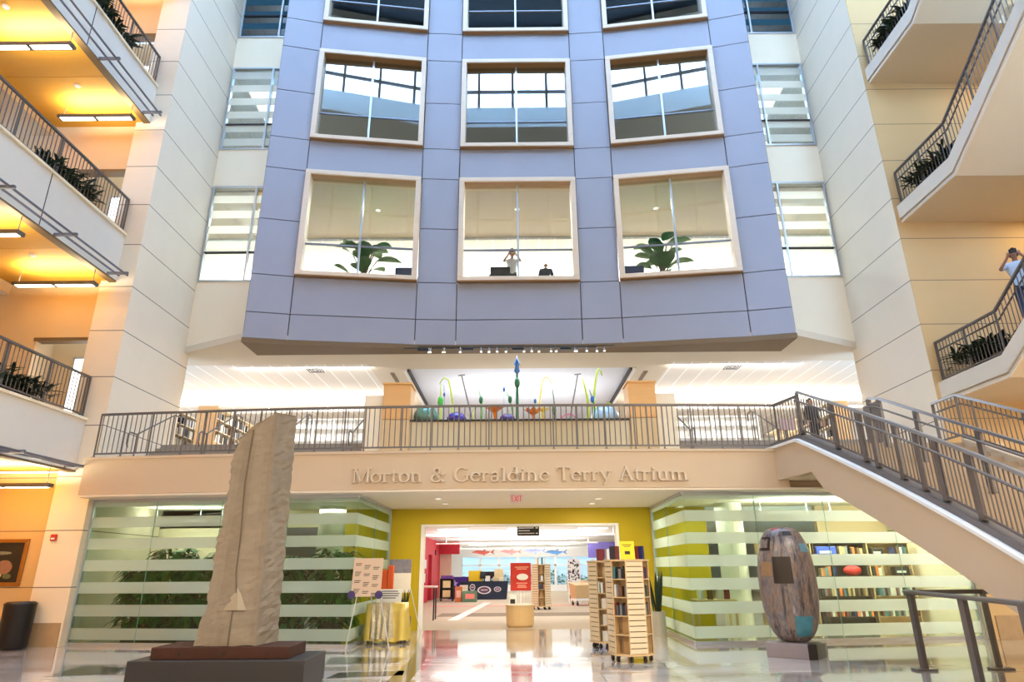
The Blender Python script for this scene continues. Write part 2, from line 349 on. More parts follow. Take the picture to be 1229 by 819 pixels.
# ---- second floor
f = MB(); f.box(-16,19.0,4.8,-4.3,34,5.05); f.box(4.4,19.0,4.8,16,34,5.05); f.box(-4.3,21.2,4.8,4.4,34,5.05); struct('floor_second', f, M_steps, 'grey second floor behind the gallery steps', 'floor')
f = MB(); f.box(-16,34,5,16,34.2,8.4); f.box(-16.2,19.35,5,-16,34,8.4); f.box(16,19.35,5,16.2,34,8.4); struct('wall_second', f, M_white, 'bright white rear wall of the second floor', 'wall')
f = MB(); f.prism([(x,y+.02) for x,y in FP]+[(10.56,19.1),(16,19.1),(16,20.4),(5.1,20.4),(5.1,34),(3.87,34),(3.87,21.0),(-3.7,21.0),(-3.7,34),(-4.95,34),(-4.95,20.4),(-16,20.4),(-16,19.1),(-10.37,19.1)], 7.99, 8.2)
struct('ceiling_soffit', f, M_soffit, 'beige soffit under the grey facade', 'ceiling')
M_tile = line_mat('ceiling_tile_lines', (226,222,216), 0, .3, .61, .05, (252,252,250), .8)
f = MB(); f.box(-16,20.4,8.0,-4.95,34,8.2); f.box(5.1,20.4,8.0,16,34,8.2); struct('ceiling_tiles', f, M_tile, 'white tiled second floor ceiling with bright tile lines', 'ceiling')
f = MB(); f.box(-3.7,21.0,8.05,3.87,34,8.2); struct('ceiling_recess', f, mat('cool_white_ceiling',(222,228,240),.7,nz=.02), 'cool white recessed ceiling above the glass garden', 'ceiling')
for sx_ in (-3.7,3.87):
    f = MB(); f.box(sx_-.03,21,7.9,sx_+.03,33,8.05); f.mi = 1; s2 = -.09 if sx_ < 0 else .09; f.box(sx_+s2*.4,21,7.93,sx_+s2*1.9,33,8.0); struct('trim_%d' % (2 if sx_ < 0 else 3), f, [M_black, M_white], 'black and white edge trim on the %s side of the ceiling recess' % ('left' if sx_ < 0 else 'right'), 'trim')
# ---- gallery slab, soffit, cap
f = MB(); N = 40; xs = [-10.37+(6.15+10.37)*i/N for i in range(N+1)]
pts = [(x,gy(x)) for x in xs]
f.prism(pts+[(6.15,19.0),(-10.37,19.0)], 3.29, 4.1)
f.box(6.15,14.05,3.45,10.56,15.3,4.1); f.box(6.15,15.3,3.29,10.56,19.0,4.1)
struct('wall_gallery', f, M_fascia, 'curved peach plaster front of the gallery carrying the raised name', 'wall')
f = MB(); f.prism([(x,gy(x)-.03) for x in xs]+[(x,gy(x)+.12) for x in xs[::-1]], 4.1, 4.16); struct('trim_4', f, M_fascia, 'thin cap moulding along the gallery edge', 'trim')
f = MB(); f.prism([(x,gy(x)+.03) for x in xs]+[(10.56,15.3),(10.56,19.4),(-10.37,19.4)], 3.24, 3.29); struct('ceiling_gallery', f, M_soffit2, 'cream soffit under the gallery', 'ceiling')
# steps up to second floor
for x0,x1,nm in ((-10.37,-4.3,'left'),(4.4,10.56,'right')):
    f = MB()
    for i in range(6): f.box(x0,17.2+.3*i,4.1,x1,19.0,4.1+.1583*(i+1))
    struct('floor_steps_%s' % nm, f, M_steps, 'grey carpeted steps from the gallery up to the second floor on the %s' % nm, 'steps')
# pillars and planter
M_pil = line_mat('beige_block', (214,184,140), 2, 4.1, 1.36, .02, (140,118,90), .6)
for x0,x1,nm in ((-3.76,-3.0,'left'),(3.05,3.81,'right')):
    f = MB(); f.box(x0,17.45,4.1,x1,18.2,5.47,.01); f.mi = 1; f.box(x0,17.45,5.475,x1,18.2,6.47,.01); f.box(x0-.03,17.42,6.47,x1+.03,18.23,6.52); struct('pillar_%s' % nm, f, [M_pil, mat('orange_upper_block',(226,172,108),.5,nz=.08,sc=2,stretch=(1,1,6))], 'short warm beige pillar at the %s end of the glass garden' % nm, 'pillar')  # upper part coloured more orange than the beige lower part
for x0,x1,nm in ((-4.3,-3.78,'left'),(3.83,4.38,'right')):
    f = MB(); f.box(x0,17.6,4.1,x1,19.3,6.2,.01); struct('wall_block_%s' % nm, f, M_cream, 'cream block wall beside the %s beige pillar' % nm, 'wall')
f = MB(); f.box(-3.0,17.55,4.1,3.05,17.75,5.42); f.box(-3.0,17.75,4.1,3.05,21.2,5.3); f.mi = 1; f.box(-3.0,17.5,5.42,3.05,17.8,5.47); struct('wall_planter', f, [mat('polished_beige_stone',(196,176,140),.22,nz=.06), M_black], 'low polished beige wall with black coping below the glass garden', 'wall')
# ---- mustard entrance wall
f = MB(); f.box(-5.3,19.4,0,-2.82,19.7,3.24); f.box(2.85,19.4,0,5.4,19.7,3.24); f.box(-2.82,19.4,2.78,2.85,19.7,3.24); struct('wall_mustard', f, M_mustard, 'mustard yellow wall framing the library opening', 'wall')
f = MB(); f.box(-2.83,19.36,0,-2.74,19.74,2.8); f.box(2.78,19.36,0,2.86,19.74,2.8); f.box(-2.74,19.36,2.74,2.78,19.74,2.8); struct('trim_5', f, M_white, 'white edge trim around the library opening', 'trim')
# ---- library shell
f = MB(); f.box(-16,19.72,3.1,16,52,3.3); struct('ceiling_library', f, M_white, 'white ceiling of the library', 'ceiling')
f = MB(); f.box(-4.9,22,0,-4.6,35.5,3.1); f.box(-4.9,37,0,-4.6,41,3.1); f.box(-4.9,35.5,2.3,-4.6,37,3.1); f.box(-4.6,40.4,2.4,-3.4,40.7,3.1); struct('wall_red', f, mat('red_paint',(206,40,58),.6,nz=.04), 'red wall with a doorway inside the library', 'wall')
f = MB(); f.box(-4.88,35.5,0,-4.83,37,2.3); struct('door_1', f, mat('dark_red_door',(150,20,34),.5), 'dark red door recessed in the red wall', 'door')
f = MB(); f.box(-5.2,41,0,-3.9,41.2,3.1); struct('wall_cream', f, M_cream, 'cream wall end beyond the red wall', 'wall')
f = MB(); f.box(-16,50,0,-4,50.2,3.1); f.box(7,50,0,16,50.2,3.1); f.box(-4,50,0,7,50.2,.45); f.box(-4,50,2.35,7,50.2,3.1); f.box(-16.2,19.4,0,-16,50,3.3); f.box(16,19.4,0,16.2,50,3.3); struct('wall_library', f, M_white, 'white far wall of the library with a long window', 'wall')
f = MB()
for i in range(9): x = -4+11*i/8; f.box(x-.09,49.98,.45,x+.09,50.1,2.35)
f.box(-4,49.98,1.75,7,50.1,1.83); struct('window_30', f, M_white, 'long white framed window at the far end of the library', 'window')
f = MB(); f.box(-7,51,-.2,10,51.05,3.4); struct('exterior_backdrop', f, mat('pale_daylight',(190,222,240),1,es=.22), 'pale daylight sky outside the far library window', 'sky')
f = MB(); f.norecalc = True; rh = random.Random(9)
for i in range(1500):
    x = rh.uniform(-5,8); z = rh.random()**1.3*1.1+(.35 if int(x*1.3)%2 else 0); a = rh.random()*6.28; f.leaf((x,50.6+rh.random()*.3,z-.1),(math.cos(a),math.sin(a)*.5-.4,rh.random()),.3,.09,.4,3,.2)
tag(f.build('hedge', mat('hedge_leaf',(84,140,84),.6,nz=.35)), 'green hedge outside the far library window', 'hedge', None, 'stuff')
# ---- glass rooms
M_gl = glass_mat('frosted_striped_glass', (226,240,230), .015, fm=.22, bands=(.13,.49,.245), bcol=(228,239,232), bmix=.66, zmin=((-1,.37),(.5,3.4)))
M_green = mat('green_glass_edge', (120,170,150), .2, nz=.02)
GE = {'left':[(-10.37,16.15),(-3.74,15.3),(-3.74,19.38)], 'right':[(10.54,16.15),(3.74,15.3),(3.84,19.38)]}
for sd, P in GE.items():
    w = thing('window_%d' % (31 if sd == 'left' else 32), 'glass wall with frosted stripes around the %s room under the gallery' % sd, 'window', kind='structure')
    for a, bb in zip(P, P[1:]):
        Mx, L = frame(a, bb) ; npan = 4 if L > 5 else 2
        q = MB(); q.box(0,-.04,0,L,.04,.07,0,Mx); q.box(0,-.04,3.17,L,.04,3.24,0,Mx); q.build('window_frame', M_alu, w)
        for k in range(npan):
            q = MB(); q.box(L*k/npan+.006,-.008,.07,L*(k+1)/npan-.006,.008,3.17,0,Mx); q.build('glass_pane', M_gl, w)
        for k in range(1,npan):
            q = MB(); q.box(L*k/npan-.006,-.01,.07,L*k/npan+.006,.01,3.17,0,Mx); q.build('pane_joint', M_green, w)
    for (x,y) in (P[0], P[2]):
        q = MB(); q.box(x-.04,y-.05,0,x+.04,y+.05,3.24); q.build('mullion', M_alu, w)
M_col = mat('round_column_paint',(228,222,206),.6,nz=.03)
for x,nm in ((-5.15,'left'),(5.75,'right')):
    f = MB(); f.lathe([(.36,0),(.36,3.24)], 28, (x,18.4,0)); struct('column_%s' % nm, f, M_col, 'round cream column inside the %s glass room' % nm, 'column', smooth=False)
f = MB(); f.box(-10.4,19.4,0,-7.6,19.6,3.24); f.box(-10.37,19.4,2.75,-5.3,19.6,3.24); struct('wall_room_left', f, M_cream, 'cream back wall of the left glass room', 'wall')
f = MB(); f.box(8.6,19.4,0,10.6,19.6,3.24); struct('wall_room_right', f, M_beige, 'beige back wall of the right glass room', 'wall')
# ================================================================== RAILINGS
def along(path, step, off=0.):
    """points every STEP metres (measured level) along a 3-D path"""
    out = []; carry = off
    for a, b in zip(path, path[1:]):
        a = Vector(a); b = Vector(b); L = (b-a).xy.length; t = carry
        while t < L: out.append(a.lerp(b, t/L)); t += step
        carry = t-L
    return out
bal_cache = {}
def railing(name, label, path, h=1.07, step=.125, post=1.35, grp=None, hand=True, pw=.036, bal=True, near=None, low=False, pd=.036):
    p0 = Vector(path[0]); t = thing(name, label, 'railing', p0, group=grp); P = [Vector(p)-p0 for p in path]
    q = MB()
    for a, b in zip(P, P[1:]): q.bar(a+Vector((0,0,h-.025)), b+Vector((0,0,h-.025)), .06, .05)
    q.build('handrail', M_hand if name.startswith('stair') else M_rail, t)
    if bal:
        q = MB()
        for a, b in zip(P, P[1:]): q.bar(a+Vector((0,0,.09)), b+Vector((0,0,.09)), .035, .035)
        q.build('bottom_rail', M_rail, t)
    if low:
        q = MB()
        dv = (P[1]-P[0]).cross(Vector((0,0,1))).normalized()*low
        for a, b in zip(P, P[1:]): q.tube([a+Vector((0,0,h-.22))+dv, b+Vector((0,0,h-.22))+dv], .022, 6)
        q.build('lower_handrail', M_hand if 0 else M_rail, t)
    key = ('p', round(h,3), pw, pd)
    src = None
    pp = along(P, post, 0)+[P[-1]]
    for c in P[1:-1]:
        if all((c-e_).length > .3 for e_ in pp): pp.append(c)
    for c in pp:
        if src is None:
            q = MB(); q.box(-pw/2,-pd/2,0,pw/2,pd/2,h-.04); q.box(-pw/2-.03,-pd/2-.03,0,pw/2+.03,pd/2+.03,.015); src = q.build('post', M_rail, t); src.location = c
        else: put(src, 'post', t, c)
    if bal:
        pts = along(P, step, step/2)
        if near is not None: pts.sort(key=lambda v: -(near(v+p0)))
        k = round(h,3); src = bal_cache.get(k)
        for i, c in enumerate(pts[:100]):
            if src is None:
                q = MB(); q.tube([(0,0,.08),(0,0,h-.04)], .012, 6); src = q.build('baluster', M_rail, t); src.location = c; bal_cache[k] = src
            else: put(src, 'baluster', t, c)
        if len(pts) > 100:
            q = MB()
            for c in pts[100:]: q.tube([c+Vector((0,0,.08)), c+Vector((0,0,h-.04))], .011, 6)
            tag(q.build('balusters', M_rail, t), kind='stuff')
    return t
gp = [(-10.2+i*(6.05+10.2)/24, 0, 0) for i in range(25)]
gp = [(x, gy(x)+.05, 4.16) for x,_,_ in gp]+[(6.17,14.1,4.14)]
railing('gallery_railing', 'long curved bronze grey railing along the gallery above the raised name', gp, 1.07, pw=.03, pd=.03, post=2.2, near=lambda v: -abs(v.x))
# ================================================================== LEFT BALCONIES
LV = ((3.88,5.22),(8.95,10.42),(14.1,15.45),(19.15,20.5))
nth = ('lowest','middle','top','uppermost')
for k,(zb,zt) in enumerate(LV):
    f = MB(); f.box(-11.0,3.3,zb+.04,-10.85,15.9,zt-.05); f.mi = 1
    for y in (4.2,7.1,10,12.9,15.0)[:4]: f.box(-10.852,y-.012,zb+.04,-10.845,y+.012,zt-.05)
    f.mi = 2; f.box(-11.06,3.3,zt-.06,-10.8,15.9,zt); f.mi = 3; f.box(-11.03,3.3,zb,-10.84,15.9,zb+.05)
    struct('balcony_front_%s' % nth[k], f, [M_bal, M_dark, M_cream, M_brownu], 'pale fascia of the %s left balcony' % nth[k], 'balcony front')
    f = MB(); f.box(-15.2,3.3,zt-.45,-11.0,19.3,zt-.2); struct('floor_balcony_%s' % nth[k], f, M_carpet, 'floor slab of the %s left balcony' % nth[k], 'floor')
    f = MB()
    for y0,y1 in ((3.3,8.6),(8.62,11.3),(11.32,14.0),(14.02,16.1)): f.box(-13.8,y0,zb+.05,-11.0,y1,zb+.15)
    f.mi = 1; f.box(-15.2,3.3,zb-.25,-13.8,16.1,zb+.15)
    struct('ceiling_balcony_%s' % nth[k], f, [M_orange, M_beige], 'warm panelled ceiling under the %s left balcony' % nth[k], 'ceiling')
    if k < 3:
        fz = zt-.2; f = MB(); ztop = LV[k+1][0]
        f.box(-15.2,16.1,fz,-12.75,16.3,ztop+.1); f.box(-12.75,16.1,fz+2.4,-11.25,16.3,ztop+.1); f.mi = 1; f.box(-12.8,16.06,fz+2.33,-11.25,16.34,fz+2.42)
        struct('wall_balcony_%s' % nth[k], f, [M_beige, M_brownu], 'warm end wall with a passage at the %s left balcony' % nth[k], 'wall')
        f = MB(); f.box(-13.2,17.3,fz,-11.25,17.5,fz+3.2); f.box(-13.2,16.3,fz,-13.1,17.3,fz+3.2); struct('wall_passage_%s' % nth[k], f, M_beige, 'rear wall of the passage off the %s left balcony' % nth[k], 'wall')
        w = thing('window_%d' % (33+k), 'tall bright window in the passage off the %s left balcony' % nth[k], 'window', (-12.0,17.26,fz), kind='structure')
        q = MB(); q.box(-.42,0,.05,.42,.02,2.2); q.build('glass_pane', mat('lit_window',(250,246,240),.5,es=1.6), w)
        q = MB(); q.box(-.47,-.02,0,-.42,.04,2.25); q.box(.42,-.02,0,.47,.04,2.25); q.box(-.47,-.02,2.2,.47,.04,2.26); q.build('window_frame', M_alu, w)
        railing('balcony_railing', 'bronze grey railing along the %s left balcony' % nth[k], [(-10.93,6.3,zt),(-10.93,15.85,zt)], 1.07, grp='left balcony railings', near=lambda v: v.y)
    # outrigger tubes
    t = thing('outrigger_rail', 'pair of grey tubes on brackets under the %s left balcony front' % nth[k], 'tube rail', (-10.85,9.5,zb+.08), group='tube rails under the left balconies')
    for dx in (.22,.45):
        q = MB(); q.tube([(dx,-6,0),(dx,6.15,0)], .028, 8); q.build('tube', M_tube, t)
    for y in (-5.8,-3.9,-2.0,-.1,1.9,3.9,6.0):
        q = MB(); q.box(-.02,y-.03,-.035,.55,y+.03,.035,.006); q.build('bracket', M_tube, t)
# pendants, smoke detectors on balcony ceilings
M_tubeW = mat('lamp_diffuser', (255,244,220), .5, es=3, ecol=(255,240,210))
def pend():
    t = thing('pendant_light', 'x', 'pendant light', (0,0,0), group='linear lights over the left balconies')
    q = MB(); q.box(-1.05,-.11,0,1.05,.11,.09,.01); hs_ = q.build('housing', M_rail, t)
    for x0,x1 in ((-.98,-.05),(.05,.98)):
        q = MB(); q.box(x0,-.07,-.008,x1,.07,.0); q.build('diffuser', M_tubeW, hs_)
    for x in (-.95,.95):
        q = MB(); q.tube([(x,0,.09),(x,0,.5)], .01, 6); q.build('hanger', M_rail, t)
    return t
P0 = None; pn = ('farthest','second farthest','nearest')
for k,(zb,zt) in enumerate(LV):
    for j,y in enumerate((15.1,12.45,9.8)):
        lab = 'linear pendant light under the %s left balcony ceiling, %s along it' % (nth[k], pn[j])
        z = zb+.05-.5
        if P0 is None: P0 = pend(); P0.location = (-11.85,y,z); P0['label'] = lab
        else: dup(P0, (-11.85,y,z), 0, lab)
        area('pendant_lamp', (-11.85,y,z+.13), 1.9, .25, (44 if k == 0 else 26), (1,.84,.56), UP)
        if j < 2 and k:
            d = MB(); d.lathe([(.075,0),(.07,-.035),(.03,-.06)], 14); o = d.build('smoke_detector', M_white, loc=(-12.0,y-.75,zb+.05)); tag(o, 'white smoke detector beside the %s pendant under the %s left balcony' % (pn[j],nth[k]), 'smoke detector', 'smoke detectors')
# ================================================================== RIGHT STAIR TOWER
RL = (5.95,11.08,15.85)
M_tw = mat('tower_plaster', (212,194,166), .7, nz=.03)
M_tb = mat('tower_band', (222,212,196), .65, nz=.03)
for k,z in enumerate(RL):
    f = MB(); f.box(10.72,13.62,z-.5,15.6,15.9,z); f.mi = 1
    f.box(10.66,13.62,z-.38,10.72,15.9,z+.02); f.box(10.69,13.62,z-.5,10.72,15.9,z-.42)
    # inner flight rising towards the entrance, mid landing, outer flight back up
    y0,y1 = 13.62,9.6; rise = 2.52
    f.mi = 0; f.hexa([(10.72,y1,z+rise-.5),(13.0,y1,z+rise-.5),(13.0,y0,z-.5),(10.72,y0,z-.5),(10.72,y1,z+rise),(13.0,y1,z+rise),(13.0,y0,z),(10.72,y0,z)])
    f.mi = 1; f.hexa([(10.66,y1,z+rise-.38),(10.72,y1,z+rise-.38),(10.72,y0,z-.38),(10.66,y0,z-.38),(10.66,y1,z+rise+.03),(10.72,y1,z+rise+.03),(10.72,y0,z+.03),(10.66,y0,z+.03)])
    f.hexa([(10.69,y1,z+rise-.5),(10.72,y1,z+rise-.5),(10.72,y0,z-.5),(10.69,y0,z-.5),(10.69,y1,z+rise-.42),(10.72,y1,z+rise-.42),(10.72,y0,z-.42),(10.69,y0,z-.42)])
    f.mi = 0; f.box(10.72,7.6,z+rise-.5,15.6,y1,z+rise)
    if k < 2:
        zn = RL[k+1]; f.hexa([(13.2,y1,z+rise-.5),(15.6,y1,z+rise-.5),(15.6,y0,zn-.5),(13.2,y0,zn-.5),(13.2,y1,z+rise),(15.6,y1,z+rise),(15.6,y0,zn),(13.2,y0,zn)])
    f.mi = 2
    for i in range(14):
        a = i/14; yy = y0-(y0-y1)*a; f.box(10.75,yy-.29,z+rise*a,12.95,yy,z+rise*(a+1/14))
    struct('stair_flight_%s' % nth[k], f, [M_tw, M_tb, M_steps], '%s landing and rising flight of the stair tower' % nth[k].capitalize(), 'staircase')
    railing('landing_railing', '%s bronze grey railing on the landing and rising flight of the stair tower' % nth[k], [(10.78,15.85,z+.02),(10.78,13.65,z+.02),(10.78,9.7,z+.02+2.48)], 1.07, grp='stair tower railings', near=lambda v: v.y, low=-.06, step=.12, post=1.1)
# ================================================================== BIG STAIR
def sx(y): return 6.22-.02*(y-10.9)**2
S0, SL = 14.05, .45
def sz(y): return 4.1-SL*(S0-y)
f = MB(); NY = 24; ys = [14.05-(14.05-4.95)*i/NY for i in range(NY+1)]
yy = [15.2,14.6]+ys
def ztop(y): return (4.16 if y > 13.9 else sz(y)+.06)
f.mi = 0
prev = None
for y in [15.25]+ys:
    x = sx(y); zt = ztop(y); zb = (3.45 if y > 13.4 else max(0.0, min(3.45, sz(y)-.72)))
    cur = [f.bm.verts.new(p) for p in ((x,y,zb),(x+.22,y,zb),(x+.22,y,zt),(x,y,zt))]
    if prev:
        for i in range(4): f._f([prev[i],prev[(i+1)%4],cur[(i+1)%4],cur[i]])
    else: f._f(cur)
    prev = cur
f._f(prev)
f.mi = 1; prev = None
for y in [15.25]+ys:
    x = sx(y); zt = ztop(y)
    cur = [f.bm.verts.new(p) for p in ((x-.05,y,zt),(x+.06,y,zt),(x+.06,y,zt+.06),(x-.05,y,zt+.06))]
    if prev:
        for i in range(4): f._f([prev[i],prev[(i+1)%4],cur[(i+1)%4],cur[i]])
    else: f._f(cur)
    prev = cur
f._f(prev)
f.mi = 4; prev = None
for y in [15.25]+ys:
    x = sx(y); zt = ztop(y)
    cur = [f.bm.verts.new(p) for p in ((x+.06,y,zt),(x+.28,y,zt),(x+.28,y,zt+.16),(x+.06,y,zt+.16))]
    if prev:
        for i in range(4): f._f([prev[i],prev[(i+1)%4],cur[(i+1)%4],cur[i]])
    else: f._f(cur)
    prev = cur
f._f(prev)
NS = 26
for i in range(NS):
    y = S0-.35*i; z = 4.1-.1577*(i+1)
    if z < .1: break
    f.mi = 2; f.box(sx(y)+.2,y-.35,max(0,z-.25),9.62,y,z); f.mi = 3; f.box(sx(y)+.2,y-.035,z,9.62,y-.0,z+.158)
f.mi = 0
a, b_ = 14.05, 5.6
f.hexa([(9.62,b_,0),(9.8,b_,0),(9.8,a,3.3),(9.62,a,3.3),(9.62,b_,sz(b_)+.1),(9.8,b_,sz(b_)+.1),(9.8,a,4.2),(9.62,a,4.2)])
f.hexa([(6.4,6.6,sz(6.6)-.62),(9.62,6.6,sz(6.6)-.62),(9.62,a,4.1-.62),(6.4,a,4.1-.62),(6.4,6.6,sz(6.6)-.4),(9.62,6.6,sz(6.6)-.4),(9.62,a,4.1-.4),(6.4,a,4.1-.4)])
struct('staircase', f, [M_fascia, M_white, mat('stair_tread',(128,110,92),.7,nz=.1,sc=8), mat('stair_riser',(158,136,110),.7,nz=.08), M_rail], 'broad beige staircase sweeping down from the gallery on the right', 'staircase')
sp = [(sx(y)+.16,y,(4.32 if y > 13.95 else sz(y)+.22)) for y in (15.0,14.5,14.05,13,12,11,10,9,8,7,6,5.2)]
railing('stair_railing', 'front bronze grey railing with flat posts on the broad beige staircase', sp[2:], .98, step=.095, post=1.2, pw=.045, pd=.11, low=.08, near=lambda v: -abs(v.y-10.5))
cp = [(7.95,y,(4.1 if y > 14 else sz(y)-.08)) for y in (14.4,14.0,5.2)]
t = railing('stair_centre_railing', 'middle railing of posts and twin rails on the broad beige staircase', cp, 1.12, post=1.6, bal=False, low=.08, pw=.06, pd=.12)
q = MB(); q.box(-.02,-.35,.05,.02,.25,.95); q.build('end_panel', M_rail, t)
fp = [(9.71,14.9,4.2),(9.71,14.05,4.2),(9.71,5.5,sz(5.5)+.1)]
railing('stair_rear_railing', 'rear bronze grey railing on the wall side of the broad beige staircase', fp, 1.0, step=.125, post=1.3, low=-.08, near=lambda v: v.y)
# handrails on gallery steps
def handrail(x, y0, z0, lab, flip=1):
    t = thing('step_handrail', lab, 'handrail', (x,y0,z0), group='handrails on the gallery steps')
    q = MB(); q.tube([(0,-.32,.0+.52),(0,-.38,.62),(0,-.38,.86),(0,-.3,.92),(0,0,.92),(0,1.75,1.84),(0,2.05,1.84),(0,2.12,1.78),(0,2.12,1.6)], .021, 8); q.build('handrail', M_rail, t)
    for y,zb,zt in ((0.02,0,.91),(1.72,.95,1.83)):
        q = MB(); q.tube([(0,y,zb),(0,y,zt)], .02, 8); q.build('post', M_rail, t)
for x,lab in ((-10.15,'bent grey handrail on the gallery steps against the left side wall'),(-8.3,'bent grey handrail on the gallery steps in front of the left bookcases'),(-6.2,'bent grey handrail on the left gallery steps behind the stone monolith'),(-4.42,'bent grey handrail on the gallery steps beside the left cream block'),
              (4.55,'bent grey handrail on the gallery steps beside the right cream block'),(6.9,'bent grey handrail in the middle of the right gallery steps')):
    handrail(x, 17.0, 4.1, lab)
# guard rail under the stair
t = thing('guard_rail', 'low bronze guard rail of flat posts under the broad staircase', 'guard rail', (6.38,11.6,0))
q = MB(); q.tube([(2.2,0,.75),(1.9,0,1.0),(1.55,.0,1.17),(0,0,1.17),(-.06,-.06,1.18),(-.37,-2.14,1.17),(-.6,-3.1,1.17),(-.9,-4.2,1.17)], .035, 8); q.build('rail', M_rail, t)
for x,y in ((0.02,-.03),(-.31,-1.85),(1.27,0),(-.75,-3.6)):
    q = MB(); q.box(x-.035,y-.1,0.015,x+.035,y+.02,1.16) if x<1 else q.box(x-.03,y-.04,.015,x+.03,y+.04,1.16); q.build('post', M_rail, t)
    q = MB(); q.box(x-.16,y-.13,0,x+.16,y+.07,.03); q.build('base_plate', M_rail, t)
# ================================================================== LETTERING (serif strokes)
def glyphs():
    S, T = .135, .06; G = {}
    def st(x, y0=0, y1=1, w=S, a=1, b=1, sw=.17):
        r = [[(x,y0,w),(x,y1,w)]]
        if a: r.append([(x-sw,y0+.02,.045),(x+sw,y0+.02,.045)])
        if b == 1: r.append([(x-sw,y1-.02,.045),(x+sw,y1-.02,.045)])
        if b == 2: r.append([(x-sw,y1-.05,.05),(x,y1-.02,.06)])
        return r
    def arc(cx, cy, rx, ry, a0, a1, wf, n=14):
        return [[(cx+rx*math.cos(R(a0+(a1-a0)*i/n)), cy+ry*math.sin(R(a0+(a1-a0)*i/n)), wf(a0+(a1-a0)*i/n)) for i in range(n+1)]]
    thick = lambda a: T+(S-T)*abs(math.cos(R(a)))
    X = .66
    G['M'] = (1.1, st(.14,w=T)+st(.96)+[[(.16,1,S),(.53,.04,S*.7)],[(.53,.04,T),(.94,1,T)]])
    G['o'] = (.72, arc(.36,.33,.27,.30,0,360,thick,24))
    G['r'] = (.55, st(.17,0,X,b=2)+arc(.36,.40,.18,.22,165,60,lambda a:T+.02)+[[(.45,.58,.12),(.47,.55,.10)]])
    G['t'] = (.46, [[(.18,.14,S),(.18,.86,S*.5)],[(.02,.63,.05),(.40,.63,.05)]]+arc(.30,.14,.12,.12,180,330,lambda a:T))
    n_ = st(.17,0,X,b=2)+arc(.36,.42,.19,.20,170,0,lambda a:T+.03*(a<60))
    G['n'] = (.80, n_+st(.58,0,.44,b=0))
    G['m'] = (1.18, n_+st(.56,0,.44,b=0)+arc(.75,.42,.19,.20,170,0,lambda a:T+.03*(a<60))+st(.96,0,.44,b=0))
    G['&'] = (1.0, arc(.40,.78,.17,.19,-60,250,lambda a:T+.03)+[[(.30,.62,S),(.80,.03,S),(.92,.03,T)]]+arc(.36,.27,.26,.26,75,330,thick)+[[(.58,.13,T),(.74,.34,T),(.80,.52,T)],[(.66,.54,.045),(.92,.54,.045)],[(.48,.62,T),(.40,.52,T)]])
    G['G'] = (1.0, arc(.50,.5,.40,.48,48,325,thick,24)+[[(.83,.10,S),(.83,.42,S)],[(.66,.43,.045),(.98,.43,.045)],[(.78,.83,.05),(.80,.98,.05)]])
    G['e'] = (.66, arc(.34,.33,.26,.30,12,325,thick,20)+[[(.10,.37,.05),(.58,.37,.05)]])
    G['a'] = (.66, arc(.26,.19,.17,.17,60,330,lambda a:T+.03)+[[(.34,.36,T),(.50,.40,T)]]+[[(.46,.06,S),(.46,.46,S)],[(.46,.04,T),(.60,.03,T)]]+arc(.29,.45,.18,.18,0,160,lambda a:T+.02))
    G['l'] = (.38, st(.19,0,1,b=2))
    G['d'] = (.76, arc(.34,.32,.25,.29,0,360,thick,22)+st(.58,0,1,a=0,b=2)+[[(.58,.02,.05),(.72,.02,.05)]])
    G['i'] = (.38, st(.19,0,X,b=2)+[[(.19,.80,S),(.19,.93,S)]])
    G['T'] = (.84, st(.42,0,.98,b=0)+[[(.03,.96,.06),(.81,.96,.06)],[(.05,.80,.05),(.05,.97,.05)],[(.79,.80,.05),(.79,.97,.05)]])
    G['y'] = (.72, [[(.12,.64,S),(.38,.06,S*.7)],[(.62,.64,T),(.30,-.20,T),(.18,-.27,.10)],[(.0,.64,.045),(.26,.64,.045)],[(.48,.64,.045),(.74,.64,.045)]])
    G['A'] = (.94, [[(.16,.02,T),(.48,1,T)],[(.46,1,S),(.80,.02,S)],[(.26,.34,.05),(.68,.34,.05)],[(.02,.02,.045),(.32,.02,.045)],[(.62,.02,.045),(.96,.02,.045)]])
    G['u'] = (.80, [[(.17,.18,S),(.17,X,S)],[(.58,.0,S),(.58,X,S)],[(.03,X-.04,.05),(.17,X-.02,.05)],[(.44,X-.04,.05),(.58,X-.02,.05)],[(.58,.02,.05),(.74,.02,.05)]]+arc(.36,.20,.19,.17,180,340,lambda a:T+.03))
    return G
def strokes_mesh(strokes, thick, sc):
    f = MB()
    for s in strokes:
        n = len(s); L = []; Rr = []
        for i,(x,y,w) in enumerate(s):
            a = s[max(0,i-1)]; b = s[min(n-1,i+1)]; d = Vector((b[0]-a[0], b[1]-a[1])); d = d.normalized() if d.length > 1e-6 else Vector((1,0))
            p = Vector((-d.y,d.x))*w/2; L.append((x+p.x,y+p.y)); Rr.append((x-p.x,y-p.y))
        for i in range(n-1):
            q = [L[i],L[i+1],Rr[i+1],Rr[i]]
            f.hexa([(u*sc,0,v*sc) for u,v in q]+[(u*sc,-thick,v*sc) for u,v in q])
    return f
GL = glyphs(); TXT = 'Morton & Geraldine Terry Atrium'
adv = [(.42 if ch == ' ' else GL[ch][0]) for ch in TXT]; sc0 = .315; tot = sum(adv); hs = 7.62/(tot*sc0)
t = thing('raised_lettering', 'raised plaster serif letters naming the atrium on the gallery front', 'lettering', (0,14.8,3.44))
x = -3.81
M_let = mat('highlit_letter_plaster', (218,200,176), .7, nz=.03)  # same plaster as the wall, made paler to stand in for highlights
